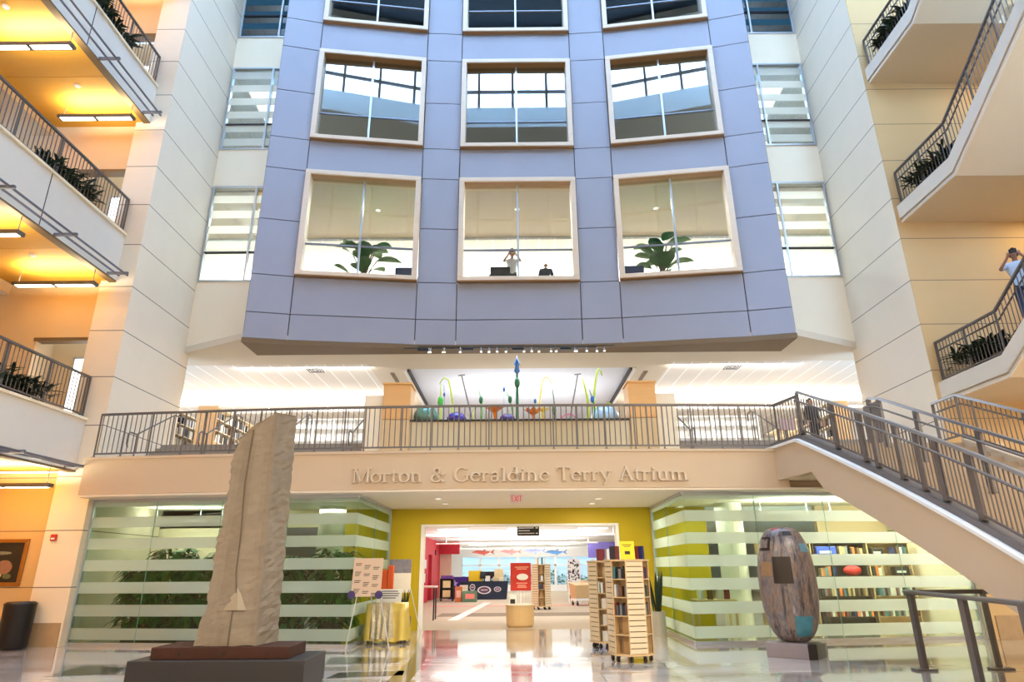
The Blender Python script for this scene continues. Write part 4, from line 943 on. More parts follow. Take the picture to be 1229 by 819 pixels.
# ================================================================== PLANTS
def plant(label, loc, kind, s=1., seed=0, grp=None, pot=None):
    rr = random.Random(seed); t = thing('potted_plant', label, 'plant', loc, rr.random()*0, grp)
    ph = .0
    if pot:
        r0, r1, hh, pm = pot; q = MB(); q.lathe([(r0,0),(r1,hh),(r1-.03,hh),(r1-.04,hh-.05)], 20); q.build('pot', pm, t, False); q = MB(); q.lathe([(r1-.045,hh-.06),(r1-.045,hh-.04)], 16); q.build('soil', M_soil, t); ph = hh-.05
    lf = MB(); lf.norecalc = True; st_ = MB()
    if kind == 'snake':
        for i in range(16):
            a = rr.random()*6.28; r_ = rr.random()*.12; L = rr.uniform(.45,.95)*s; lf.leaf((r_*math.cos(a),r_*math.sin(a),ph),(.16*math.cos(a),.16*math.sin(a),1),L,.04*s,.02,5,.3)
        st_.tube([(0,0,ph-.02),(0,0,ph+.1)], .05, 8)
    elif kind == 'broad':           # big paddle leaves on stalks
        for i in range(22):
            a = i*2.4+rr.random(); el = rr.uniform(.3,1.4); h = rr.uniform(.1,.85)*s; b_ = Vector((.3*s*math.cos(a)*rr.random(),.3*s*math.sin(a)*rr.random(),ph+h))
            st_.tube([(0,0,ph),(b_.x*.5,b_.y*.5,ph+h*.6),b_], .012*s, 5); lf.leaf(b_,(math.cos(a),math.sin(a),el),rr.uniform(.4,.62)*s,.15*s,.35,5,.12)
    elif kind == 'fern':            # low spiky mound
        for i in range(360):
            a = rr.random()*6.28; el = rr.uniform(.15,1.3); b_ = (rr.uniform(-.5,.5)*s,rr.uniform(-.35,.35)*s,ph+rr.uniform(0,.25)*s); lf.leaf(b_,(math.cos(a),math.sin(a),el),rr.uniform(.26,.46)*s,.032*s,.35,4,.3)
        st_.tube([(0,0,ph-.01),(0,0,ph+.2)], .06, 8)
    else:                           # bush of arching leaves
        for i in range(420):
            a = rr.random()*6.28; r_ = math.sqrt(rr.random())*.36*s; h = rr.random()**.9*1.4*s; b_ = (r_*math.cos(a),r_*math.sin(a)*.6,ph+h); lf.leaf(b_,(math.cos(a),math.sin(a)*.8-.2,rr.uniform(-.2,1.)),rr.uniform(.24,.42)*s,.07*s,.7,3,.2)
        for i in range(7):
            a = i*.9; st_.tube([(0,0,ph),(.2*math.cos(a)*s,.15*math.sin(a)*s,ph+.7*s),(.36*math.cos(a)*s,.24*math.sin(a)*s,ph+1.35*s)], .015*s, 5)
    lf.build('foliage', M_leaf if kind in ('broad','bush') else M_leafd, t); st_.build('stem', M_stem, t)
    return t
M_pot = mat('silver_pot',(196,194,186),.35,.2,nz=.05); M_pot2 = mat('taupe_pot',(120,106,92),.6,nz=.08)
plant('spiky snake plant in a pale cylinder pot beside the right glass return', (3.38,17.35,0), 'snake', 1.15, 4, None, (.19,.19,.56,M_pot))
plant('dark spiky plant behind the gold cloth table against the mustard wall', (-2.98,17.9,0), 'snake', .8, 8, None, (.16,.19,.45,M_pot2))
for k in range(3):
    z = LV[k][1]-.2
    for j,y in enumerate((14.2,13.3)):
        plant('dark leafy plant mound behind the %s left balcony railing, %s the pier' % (nth[k], ('nearer','farther from')[j]), (-11.55,y,z), 'fern', 1.25, 20+k*3+j, 'balcony plants', (.3,.34,.35,M_pot2))
for k in range(3): 
    for j,y in enumerate((15.0,14.35)): plant('dark spiky plant mound on the %s stair tower landing, %s the wall' % (nth[k], ('nearer','farther from')[j]), (11.35,y,RL[k]), 'fern', 1.15, 30+k*2+j, 'landing plants', (.25,.28,.3,M_pot2))
plant('broad leaved green plant behind the left window of the lowest facade row', (-5.15,19.9,10.32), 'broad', 1.6, 5, None, (.3,.34,.5,M_pot2))
plant('tall pointed leaved plant behind the right window of the lowest facade row', (4.95,19.9,10.32), 'broad', 1.6, 12, None, (.3,.34,.5,M_pot2))
xs_ = (-9.4,-8.75,-8.05,-7.35,-6.65,-5.9,-4.65)
for i,x in enumerate(xs_): plant('%s leafy green plant from the left behind the left frosted glass wall' % ORD[i].capitalize(), (x,17.15+.25*(i%2),0), 'bush', (1.05,1.25,1.1,1.2,1.0,1.1,1.2)[i], 50+i, 'plants behind the left glass', (.28,.32,.4,M_soil))
for i,x in enumerate((-9.35,-7.85,-6.35)):
    f = MB(); f.box(x-.7,18.0,0,x+.7,18.35,.75,.01); f.mi = 1
    for k in range(3): f.box(x-.65+.44*k,17.985,.08,x-.25+.44*k,18.0,.68)
    tag(f.build('low_cabinet', [mat('dark_cabinet',(66,48,40),.5,nz=.1), mat('dark_cabinet_door',(88,62,50),.5,nz=.1)]), '%s dark low cabinet from the left behind the plants in the left glass room' % ORD[i], 'cabinet', 'low cabinets in the left glass room')
# blue armchairs in upper windows
def armchair(lab, loc, rz, col):
    t = thing('armchair', lab, 'armchair', loc, rz, 'armchairs behind the windows'); t.scale = (.8,.8,.95); m_ = mat('armchair_'+col[0],col[1],.8,nz=.1)
    q = MB(); q.box(-.35,-.33,.15,.35,.3,.45,.04); q.build('seat', m_, t); q = MB(); q.box(-.42,.25,.1,.42,.42,.9,.05); q.build('backrest', m_, t)
    for s_ in (-1,1): q = MB(); q.box(s_*.42-.07,-.33,.1,s_*.42+.07,.3,.65,.04); q.build('armrest', m_, t)
    for x in (-.35,.35):
        for y in (-.28,.3): q = MB(); q.box(x-.02,y-.02,0,x+.02,y+.02,.12); q.build('leg', M_black, t)
f = MB(); f.box(-7,19.2,9.9,7.1,20.9,10.32); struct('floor_dais', f, M_carpet, 'raised window seat floor behind the lowest facade windows', 'floor')
for x,lab,rz in ((-3.75,'blue armchair behind the right edge of the left lowest window',PI),(3.95,'blue armchair behind the left edge of the right lowest window',PI),):
    armchair(lab,(x,20.0,10.32),rz,('blue',(70,78,118)))
armchair('dark striped armchair beside the person in white behind the centre window',(-.55,20.0,10.32),PI,('dark',(50,46,44)))
# ================================================================== GLASS GARDEN
def gmat(nm,c_): return mat('blown_glass_'+nm, c_, .12, nz=.15, sc=5, coat=.4)
gg = {'green':gmat('green',(70,190,70)),'lime':gmat('lime',(196,226,60)),'blue':gmat('blue',(40,110,190)),'deep':gmat('deep_green',(30,110,70)),'orange':gmat('orange',(246,136,30)),'violet':gmat('violet',(60,44,150)),'purple':gmat('purple',(84,60,130)),'pink':gmat('pink',(226,130,170)),'sage':gmat('sage',(90,140,124)),'sky':gmat('sky',(170,206,232)),'grey':gmat('grey',(120,120,126)),'yellow':gmat('yellow',(246,226,90))}
ZG = 5.3
def reed(lab, x, y, z1, m, r=.03, bend=.1, bulb=None, bm_=None, hook=None):
    t = thing('glass_reed', lab, 'glass sculpture', (x,y,ZG), group='blown glass garden'); h = z1-ZG
    pts = [(bend*math.sin(PI*i/8*1.1),0,h*i/8) for i in range(9)]
    if hook: pts += [(pts[-1][0]+hook*.4,0,h+.08),(pts[-1][0]+hook*.9,0,h+.02),(pts[-1][0]+hook*1.2,0,h-.12)]
    n_ = len(pts); q = MB(); q.tube(pts, [r*(1.15-.75*i/n_) for i in range(n_)], 10); q.build('reed', m, t, True)
    if bulb:
        q = MB(); q.ball((bend*.5,0,h*bulb[0]),bulb[1],bulb[1],bulb[1]*1.9); q.build('bulb', bm_ or m, t, True)
    return t
def orb(lab, x, y, r, m, sq=.85):
    f = MB(); f.ball((0,0,r*sq),r,r,r*sq,20,12); o = f.build('glass_orb', m, None, True); o.location = (x,y,ZG); tag(o, lab, 'glass sculpture', 'blown glass garden')
def flower(lab, x, y, z, m, s=1.):
    t = thing('glass_flower', lab, 'glass sculpture', (x,y,ZG), group='blown glass garden')
    q = MB(); q.tube([(0,0,0),(.02,0,z*.5),(0,0,z)], [.05*s,.03*s,.05*s], 8); q.build('stem', m, t, True)
    q = MB(); q.norecalc = True
    for i in range(8): a = i*.785; q.leaf((0,0,z-.03),(math.cos(a),math.sin(a),.55),.34*s,.09*s,-.1,5,.2)
    q.build('petals', m, t, True)
reed('green glass reed with a fat bulb at the left of the glass garden', -2.27,18.3,6.7,gg['lime'],.03,.02,(.62,.09),gg['green'])
reed('blue tipped thin glass reed rising behind the left green bulb', -2.2,18.6,6.75,gg['blue'],.016,.02,(.8,.035))
reed('tall lime glass reed curling over near the left of the glass garden', -2.02,18.4,6.85,gg['lime'],.034,.1,None,None,-.22)
reed('short lime reed between the violet orb and the left lime reeds', -1.25,18.1,6.0,gg['lime'],.022,-.06)
reed('green bulbed reed with a dark tip right of the grey left stick', -1.13,18.4,6.55,gg['green'],.024,.08,(.75,.06),gg['deep'])
reed('thin blue dotted glass reed left of the tall central spire', -.42,18.7,6.85,gg['sky'],.016,.0,(.86,.04),gg['blue'])
reed('green glass reed leaning beside the tall central spire', -.3,18.3,6.45,gg['green'],.026,.12,(.8,.06),gg['deep'])
t = reed('tall blue and green glass spire at the middle of the glass garden', -.03,18.2,7.35,gg['deep'],.05,.0,(.68,.085),gg['deep'])
q = MB(); q.lathe([(.01,1.65),(.09,1.75),(.05,1.9),(.1,1.98),(.03,2.12),(.0,2.25)], 12); q.build('blue_tip', gg['blue'], t, True)
reed('small dark blue tipped reed right of the tall central spire', .5,18.7,6.4,gg['sky'],.014,.0,(.88,.04),gg['blue'])
reed('pale lime glass curl right of the central spire', .72,18.6,6.9,gg['yellow'],.03,-.1,None,None,.2)
reed('green bulbed reed with a blue tip left of the pink ring', 1.0,18.2,6.55,gg['deep'],.022,.04,(.45,.07),gg['deep'])
reed('twisted lime reed, left one of the right hand pair', 1.92,18.3,6.85,gg['lime'],.045,.1)
reed('tall lime reed hooked at its top at the right of the glass garden', 2.3,18.3,7.05,gg['lime'],.04,-.1,None,None,.12)
reed('leaning blue and green bulbed reed between the right lime reeds', 2.08,18.1,6.45,gg['deep'],.024,.1,(.75,.06),gg['blue'])
reed('low lime glass loop at the right end of the glass garden', 2.72,18.4,6.05,gg['lime'],.03,-.1,None,None,-.3)
for x0,x1,lab in ((-1.25,-1.68,'left'),(1.42,1.78,'right')):
    t = thing('support_rod', 'slanted grey rod leaning to the %s in the glass garden' % lab, 'rod', (x0,18.5,ZG)); q = MB(); q.tube([(0,0,0),(x1-x0,0,1.72)], .022, 8); q.build('rod', gg['grey'], t); q = MB(); q.bar((x1-x0-.1,0,1.72),(x1-x0+.1,0,1.74),.04,.03); q.build('head', gg['grey'], t)
orb('big sage green glass orb at the left end of the glass garden', -2.62,18.0,.36,gg['sage'],.95)
orb('violet blue glass orb in front of the left grey rod', -1.75,17.95,.3,gg['violet'],.8)
orb('dark purple glass orb beside the left orange flower', -.32,17.95,.24,gg['purple'],.9)
orb('second violet glass orb half hidden behind the central spire', .0,18.75,.22,gg['violet'],.9)
orb('large pale blue glass orb at the right end of the glass garden', 2.5,18.3,.4,gg['sky'],.9)
flower('orange glass flower left of the central spire', -.68,18.1,.5,gg['orange'],1.0)
flower('orange and yellow glass flower right of the central spire', .42,18.0,.4,gg['orange'],1.0)
flower('small yellow glass flower beside the right orange flower', .72,18.3,.55,gg['yellow'],.7)
t = thing('glass_ring', 'pink glass ring basket right of the centre of the glass garden', 'glass sculpture', (1.42,17.95,ZG), group='blown glass garden')
q = MB(); q.tube([(.26*math.cos(PI*i/12),0,.1+.3*math.sin(PI*i/12)) for i in range(13)], .022, 8); q.build('ring', gg['pink'], t, True); q = MB(); q.lathe([(.1,0),(.26,.12),(.24,.12),(.09,.02)], 16); q.build('bowl', gg['pink'], t, True)
# ================================================================== LIBRARY BEYOND THE OPENING
t = thing('hanging_sign', 'black directional sign with white text lines hanging inside the library opening', 'sign', (.31,22,2.58))
q = MB(); q.box(-.36,-.02,0,.36,.02,.3,.004); q.build('panel', M_black, t)
q = MB()
for z,a,b_ in ((.235,-.32,.18),(.15,-.32,.05),(.065,-.32,.2),(.235,.24,.32),(.065,.24,.32)): q.box(a,-.0235,z,b_,-.0205,z+.03)
q.build('text_lines', M_white, t)
q = MB(); q.tube([(-.25,0,.3),(-.25,0,.51)], .008, 6); q.tube([(.25,0,.3),(.25,0,.51)], .008, 6); q.build('hanger', M_alu, t)
M_navy = mat('navy_cloth',(22,36,60),.7,nz=.1)
t = thing('service_desk', 'navy blue service desk with three oval emblems inside the library', 'desk', (-1.78,37.9,0)); t.scale = (1.16,1,1)
q = MB(); q.hexa([(-1.02,-.4,0),(1.02,-.4,0),(1.05,.4,0),(-1.05,.4,0),(-1.12,-.42,.88),(1.12,-.42,.88),(1.12,.42,.88),(-1.12,.42,.88)]); q.build('body', M_navy, t)
q = MB(); q.box(-1.14,-.44,.88,1.14,.44,.92,.01); q.build('top', M_navy, t)
for x,rx,rz,z in ((-.55,.13,.17,.62),(.0,.32,.2,.48),(.62,.17,.13,.52)):
    q = MB(); q.tube([(x,-.413,z),(x,-.425,z)], 1, 24); 
    for v in q.bm.verts: v.co.x = x+(v.co.x-x)*rx; v.co.z = z+(v.co.z-z)*rz
    em_ = q.build('emblem', mat('emblem_rim',(232,220,220),.5,nz=.05), t)
    q = MB(); q.tube([(x,-.426,z),(x,-.43,z)], 1, 24)
    for v in q.bm.verts: v.co.x = x+(v.co.x-x)*rx*.78; v.co.z = z+(v.co.z-z)*rz*.75
    q.mi = 1; q.box(x-rx*.5,-.436,z-.03,x+rx*.5,-.431,z+.04); q.build('emblem_face', [mat('emblem_navy',(70,60,90),.5,nz=.1), mat('emblem_pink',(214,170,180),.5)], em_)
for x,lab in ((-1.0,'left'),(-2.3,'right')): pass
def monitor(lab, loc, rz, w_=.5):
    t = thing('computer_monitor', lab, 'monitor', loc, rz); q = MB(); q.box(-w_/2,-.02,.14,w_/2,.02,.5,.008); q.build('screen', M_black, t); q = MB(); q.box(-.03,-.01,0.01,.03,.02,.16); q.box(-.1,-.08,0,.1,.08,.012); q.build('stand', M_black, t)
monitor('black computer monitor on the navy service desk, the left one', (-1.8,38.1,.92), R(20))
monitor('black computer monitor on the navy service desk, the right one', (-1.45,38.0,.92), R(-10),.4)
f = MB(); f.box(-.25,-.1,0,.25,.1,.62,.01); o = f.build('cream_display_board', mat('cream_board',(226,206,160),.6,nz=.15,sc=8)); o.location = (-1.0,38.1,.92); tag(o, 'cream display board on the navy service desk between the monitors', 'display board')
for i,(x,c_) in enumerate(((-.85,(236,228,206)),(-1.2,(214,190,150)),(-1.6,(240,236,226)))):
    f = MB(); f.box(-.12,-.08,0,.12,.08,.18+.05*i,.01); o = f.build('paper_tray', mat('tray_%d'%i,c_,.6)); o.location = (x,37.75,.92); tag(o, '%s small pale tray on the navy service desk' % ('first','second','third')[i].capitalize(), 'tray')
t = thing('purple_table', 'purple cloth covered table with a star left of the navy desk', 'table', (-3.1,38.6,0))
q = MB(); q.box(-.7,-.35,0,.7,.35,1.15,.02); q.build('cloth', mat('purple_cloth',(72,36,140),.7,nz=.08), t)
q = MB(); q.prism([(math.cos(PI/2+i*PI/5)*(.2 if i%2==0 else .09)-.35, math.sin(PI/2+i*PI/5)*(.2 if i%2==0 else .09)) for i in range(10)], 0, .006, Matrix.Translation((0,-.352,.8)) @ Matrix.Rotation(PI/2,4,'X')); q.build('star', mat('lilac_star',(196,170,230),.6), t)
f = MB(); f.box(-.38,-.02,0,.38,.02,.55,.01); o = f.build('yellow_banner', mat('yellow_card',(246,206,30),.6)); o.location = (-2.3,38.15,.92); tag(o, 'yellow card banner standing on the left end of the navy desk', 'banner'); 
t = thing('book_cart', 'black book cart with two cream signs against the red wall', 'cart', (-3.65,36.0,0))
q = MB(); q.box(-.35,-.25,.12,-.31,.25,1.1); q.box(.31,-.25,.12,.35,.25,1.1); q.box(-.31,.2,.12,.31,.25,1.1); q.build('frame', M_black, t)
for z in (.14,.6,1.06): q = MB(); q.box(-.31,-.25,z,.31,.2,z+.03); q.build('shelf', M_black, t)
for z in (.2,.66): q = MB(); q.box(-.2,-.27,z,.2,-.252,z+.34); q.build('cream_sign', mat('cream_sign',(236,224,170),.6), t)
for x in (-.3,.3):
    for y in (-.2,.2): q = MB(); q.tube([(x-.02,y,.05),(x+.02,y,.05)], .05, 8); q.box(x-.01,y-.01,.06,x+.01,y+.01,.12); q.build('caster', M_black, t)
f = MB(); f.box(-.3,-.2,0,.3,.2,.16,.02); o = f.build('purple_box', mat('purple_box',(110,70,160),.6)); o.location = (-3.65,35.95,1.09); tag(o, 'purple box on top of the black book cart', 'box')
for i,(x,y,w_,h_,c_,lab) in enumerate(((-2.98,35.2,.17,.72,(206,120,70),'tall terracotta box left of the navy desk'),(-2.4,35.0,.36,.52,(92,130,104),'green box with a pink label in front of the navy desk'),(-2.75,35.6,.2,.78,(226,216,196),'tall cream box behind the green box'))):
    t = thing('cardboard_box', lab, 'box', (x,y,0)); q = MB(); q.box(-w_,-.2,0,w_,.2,h_,.012); q.build('body', mat('cbox_%d'%i,c_,.7,nz=.06), t); q = MB(); q.box(-w_*.6,-.206,h_*.3,w_*.7,-.201,h_*.75); q.build('label', mat('cbox_label_%d'%i,((236,200,180),(240,140,130),(250,240,220))[i],.6), t)
t = thing('side_table', 'small pale topped table with black legs just inside the opening on the left', 'table', (-3.15,23.2,0))
q = MB(); q.box(-.4,-.35,1.0,.4,.35,1.05,.01); q.build('tabletop', mat('pale_pink_top',(240,214,210),.5), t)
for x in (-.34,.34):
    for y in (-.29,.29): q = MB(); q.box(x-.022,y-.022,0,x+.022,y+.022,1.0); q.build('leg', M_black, t)
for i,(y,z) in enumerate(((31.5,1.5),(32.6,1.75),(33.5,1.35),(34.3,1.6),(32.0,1.05),(34.0,.95))):
    f = MB(); f.box(-.012,-.32,0,0,.32,.42); o = f.build('wall_notice', M_white); o.location = (-4.585,y,z); tag(o, '%s white paper notice pinned on the red wall, counting inward' % ORD[i], 'notice', 'notices on the red wall')
f = MB(); f.box(-.05,-.2,0,.0,.2,.3,.01); o = f.build('wall_speaker', M_black); o.location = (-4.55,38.5,2.3); tag(o, 'small black wall speaker high on the red wall', 'speaker')
def fish(lab, loc, m, L, rz=0):
    t = thing('fish_mobile', lab, 'hanging fish', loc, rz, 'hanging fish mobiles')
    q = MB(); n_ = 12; pts = [(-L/2+L*.8*i/n_,0,.02*math.sin(i*.6)) for i in range(n_+1)]; rr_ = [.008+.075*math.sin(PI*min(1,(i+.35)/(n_+.8)))**.9 for i in range(n_+1)]; q.tube(pts, rr_, 10)
    for v in q.bm.verts: v.co.y *= .5
    q.build('body', m, t, True)
    q = MB(); q.prism([(L*.28,0),(L*.5,.13),(L*.42,.0),(L*.5,-.1)],-.008,.008,Matrix.Rotation(PI/2,4,'X')); q.build('tail', m, t)
    q = MB(); q.prism([(-.05*L,.06),(.1*L,.06),(.08*L,.15)],-.006,.006,Matrix.Rotation(PI/2,4,'X')); q.prism([(-.1*L,-.05),(.02*L,-.06),(.06*L,-.15)],-.006,.006,Matrix.Rotation(PI/2,4,'X')); q.build('fin', m, t)
    q = MB(); q.tube([(0,0,.06),(0,0,3.1-loc[2])], .004, 5); q.build('wire', M_alu, t)
for x,y,z,L,c_,lab in ((-1.5,30,2.26,1.0,(150,60,50),'dark red spotted fish mobile, leftmost under the library ceiling'),(-.28,30,2.27,.95,(206,130,130),'pink striped fish mobile hanging above the red poster'),(.78,30,2.3,.95,(150,160,206),'lavender shark shaped mobile right of the red poster'),(1.72,30,2.24,.95,(70,120,170),'blue shark shaped mobile, rightmost under the library ceiling')):
    fish(lab,(x,y,z),mat('fish_%d_%d'%(c_[0],c_[2]),c_,.5,nz=.25,sc=9),L)
def bin_(lab, loc, rz):
    t = thing('browser_bin', lab, 'book bin', loc, rz, 'wooden browser bins')
    q = MB(); q.hexa([(-.5,-.3,.3),(.5,-.3,.3),(.5,.3,.3),(-.5,.3,.3),(-.55,-.36,.85),(.55,-.36,.85),(.55,.36,.95),(-.55,.36,.95)]); q.build('bin', M_maple, t)
    q = MB(); q.box(-.5,-.3,.2,.5,.3,.3); q.build('base_shelf', M_white, t)
    for x in (-.42,.42):
        for y in (-.24,.24): q = MB(); q.box(x-.02,y-.02,.08,x+.02,y+.02,.2); q.tube([(x-.03,y,.07),(x+.03,y,.07)], .07, 10); q.build('caster', M_black, t)
bin_('wooden browser bin on casters left of the nearest book towers', (2.95,31.2,0), R(20)); bin_('wooden browser bin on casters at the right edge of the opening', (4.0,32.4,0), R(-15)); bin_('wooden browser bin farther back before the far window', (3.3,38,0), 0)
t = thing('patterned_screen', 'black and white patterned screen at the right of the library', 'screen', (2.8,34,0)); q = MB(); q.box(-.32,-.03,.9,.32,.03,2.0); q.build('panel', M_white, t)
q = MB(); rr = random.Random(2)
for i in range(60): x = rr.uniform(-.3,.22); z = rr.uniform(.92,1.88); q.box(x,-.036,z,x+rr.uniform(.03,.09),-.031,z+rr.uniform(.03,.1))
q.build('pattern', mat('pattern_grey',(70,70,86),.6), t); q = MB(); q.box(-.3,-.2,0,-.26,.2,.9); q.box(.26,-.2,0,.3,.2,.9); q.build('foot', M_white, t)
f = MB(); f.box(-.7,-.02,0,.7,.02,.75); o = f.build('purple_banner', mat('lilac_banner',(130,120,206),.6)); o.location = (4.25,34,2.05); tag(o, 'lilac banner hanging high at the right of the library', 'banner')
f = MB(); f.box(-.65,-.01,.75,-.64,.01,1.05); f.box(.64,-.01,.75,.65,.01,1.05); o2 = f.build('hanger', M_alu, o)
# ceiling troffers of the library
trof = None
for i,(x,y) in enumerate([(x,y) for y in (22.5,27,31.5,36,41,46) for x in (-2.6,0.2,3.0)]):
    lab = '%s white ceiling troffer from the opening in the %s library row' % (ORD[i//3], ('left','middle','right')[i%3])
    if trof is None:
        trof = thing('ceiling_troffer', lab, 'ceiling light', (x,y,3.1), group='library ceiling troffers'); q = MB(); q.box(-.62,-.32,-.03,.62,.32,0); q.build('frame', M_white, trof); q = MB(); q.box(-.58,-.28,-.036,.58,.28,-.03); q.build('diffuser', mat('troffer_lens',(255,253,248),.5,es=1.5), trof)
    else: dup(trof, (x,y,3.1), 0, lab)
# ================================================================== RIGHT GLASS ROOM BOOKCASES
rb2 = random.Random(23)
M_dkw = mat('dark_bookcase',(60,48,40),.5,nz=.12,sc=3,stretch=(1,1,6))
uc = (('maple',M_maple),('dark wood',M_dkw),('maple',M_maple))
for u,(x0,x1) in enumerate(((6.35,7.7),(7.78,9.13),(9.21,10.3))):
    t = thing('bookcase', '%s %s bookcase from the left behind the right frosted glass wall' % (ORD[u].capitalize(), uc[u][0]), 'bookcase', ((x0+x1)/2,18.2,0), group='bookcases in the right glass room'); hw = (x1-x0)/2; m_ = uc[u][1]
    for s_ in (-1,1): q = MB(); q.box(s_*hw-.015,-.16,0,s_*hw+.015,.16,2.15); q.build('side_panel', m_, t)
    q = MB(); q.box(-hw+.015,.14,0,hw-.015,.16,2.15); q.build('back_panel', m_, t)
    q = MB(); q.box(-hw-.02,-.17,2.15,hw+.02,.17,2.18); q.build('top', m_, t)
    for z in (.05,.335,.825,1.315,1.805): q = MB(); q.box(-hw+.015,-.155,z,hw-.015,.14,z+.022); q.build('shelf', m_, t)
    for k,z in enumerate((.358,.848,1.338,1.828)):
        place = '%s shelf up, %s bookcase behind right glass' % (ORD[k], ORD[u]); xs = [(x0+.04,x1-.04)]
        if k == 2: xs = [(x0+.04,(x0+x1)/2-.15)]
        if k == 3: xs = [((x0+x1)/2,x1-.04)]
        for a,b_ in xs: book_row(place,'books behind the right glass',a,b_,18.1,z,.27,rb2,fill=.8,depth=.18,wr=(.04,.085))
def disp(name, lab, cat, loc, sx_, sy_, sz_, m_, bev=.01, cap=None):
    t = thing(name, lab, cat, loc); q = MB(); q.box(-sx_,-sy_,0,sx_,sy_,sz_,bev); q.build('body', m_, t); q = MB(); q.box(-sx_*.7,-sy_-.004,sz_*.3,sx_*.5,-sy_-.001,sz_*.55); q.build('label', cap or M_white, t)
M_blueb = mat('blue_box',(52,76,176),.5,nz=.05)
disp('blue_box','blue box on the top shelf of the first bookcase behind the right glass','box',(6.62,18.1,1.828),.2,.1,.24,M_blueb)
disp('blue_box','wide blue box on the top shelf of the second bookcase behind the right glass','box',(8.1,18.1,1.828),.26,.1,.25,M_blueb)
disp('black_box','black box on the top shelf of the third bookcase behind the right glass','box',(9.45,18.1,1.828),.16,.1,.2,M_black)
disp('black_box','striped black box on the third shelf up of the third bookcase behind the right glass','box',(10.0,18.1,1.338),.2,.1,.22,M_black)
f = MB(); f.ball((0,0,.13),.24,.11,.13,16,10); o = f.build('red_bag', mat('red_bag',(200,30,30),.6,nz=.1), None, True); o.location = (8.75,18.1,1.338); tag(o, 'rounded red bag on the third shelf up of the second bookcase behind the right glass', 'bag')
f = MB(); f.ball((0,0,.1),.16,.1,.11,16,10); o = f.build('blue_ball', M_blueb, None, True); o.location = (7.4,18.1,1.338); tag(o, 'rounded blue cushion on the third shelf up of the first bookcase behind the right glass', 'cushion')
t = thing('display_table', 'low maple display table inside the right glass return', 'table', (4.75,17.2,0)); q = MB(); q.box(-.5,-.3,.8,.5,.3,.84,.008); q.build('tabletop', M_maple, t)
for x in (-.46,.46):
    for y in (-.26,.26): q = MB(); q.box(x-.025,y-.025,0,x+.025,y+.025,.8); q.build('leg', M_maple, t)
for i,(x,ci,r_) in enumerate(((-.32,2,.3),(-.1,5,-.2),(.14,2,.1),(.32,0,-.3))): book('%s %s book from the left standing on the low maple display table' % (ORD[i].capitalize(),BC[ci][0]),'books on the display table',(4.75+x,17.1,.84),.14,.12,.26,ci,r_)
t = thing('yellow_glow_panel', 'x','x',(0,0,0)); bpy.data.objects.remove(t)
# linear ceiling fixtures in both glass rooms
for sd,X in (('left',(-9.4,-7.6)),('right',(6.8,8.6,10.0))):
    for i,x in enumerate(X):
        t = thing('ceiling_fixture', '%s linear ceiling light from the left in the %s glass room' % (ORD[i], sd), 'ceiling light', (x,17.2 if sd=='right' else 18.4,2.92), group='glass room ceiling lights'); q = MB(); q.box(-.75,-.08,-.05,.75,.08,0,.01); q.build('housing', M_white, t); q = MB(); q.tube([(-.6,0,0),(-.6,0,.32)], .01, 6); q.tube([(.6,0,0),(.6,0,.32)], .01, 6); q.build('hanger', M_alu, t); q = MB(); q.box(-.72,-.06,-.056,.72,.06,-.05); q.build('diffuser', MC['troffer_lens'], t)
# ================================================================== SECOND FLOOR STACKS
rb3 = random.Random(31)
def stack(lab, x0, x1, y0, y1, side, place, do=True, pan=True):
    t = thing('bookcase', lab, 'bookcase', ((x0+x1)/2,y0,5.05), group='second floor stacks'); hw = (x1-x0)/2; L = y1-y0
    q = MB(); q.box(-hw,-.03,0,hw,0,1.62,.006); q.build('end_panel', mat('orange_maple',(228,172,108),.5,nz=.1,sc=3,stretch=(1,1,6)) if pan else M_cream, t)
    q = MB(); q.box(-.02,0,0,.02,L,1.58); q.build('back_panel', M_cream, t)
    for z in (.08,.45,.82,1.19,1.56): q = MB(); q.box(-hw+.01,0,z,hw-.01,L,z+.025); q.build('shelf', M_cream, t)
    if do:
        xs = x1 if side > 0 else x0
        for k,z in enumerate((.475,.845,1.215)):
            Mx = Matrix.Translation((xs-side*.03,0,5.05+z)) @ Matrix.Rotation(side*PI/2,4,'Z')
            a,b_ = (y0+.05,min(y1,y0+2.7)) if side > 0 else (-min(y1,y0+2.7),-y0-.05)
            book_row('%s shelf up, %s' % (ORD[k+1],place),'books in the second floor stacks',a,b_,.12,0,.3,rb3,side*PI/2,Mx,.72,.2,(.06,.13),(1,2,2,2,3,3,4,4,4,5))
stack('orange ended bookcase at the head of the left gallery steps',-10.4,-9.75,20.6,26,1,'left orange ended bookcase')
stack('bookcase half hidden by the left side wall on the second floor',-12.0,-11.3,20.2,26,1,'bookcase by left side wall')
stack('orange ended bookcase on the right second floor behind the stair railing',10.1,10.75,20.6,26,-1,'right orange ended bookcase')
for sd,x0,x1 in (('left',-8.2,-4.5),('right',4.6,8.8)):
    t = thing('white_shelving', 'bright white shelving unit across the %s second floor behind the gallery railing' % sd, 'shelving', ((x0+x1)/2,23.6,5.05), group='white shelving'); hw = (x1-x0)/2
    q = MB(); q.box(-hw,-.02,0,hw,.02,1.75); q.build('back_panel', M_white, t)
    for z in (.05,.5,.95,1.4,1.74): q = MB(); q.box(-hw,-.3,z,hw,-.02,z+.025); q.build('shelf', M_white, t)
    for i in range(6): x = -hw+2*hw*i/5; q = MB(); q.box(x-.015,-.3,0,x+.015,-.02,1.74); q.build('divider', M_white, t)
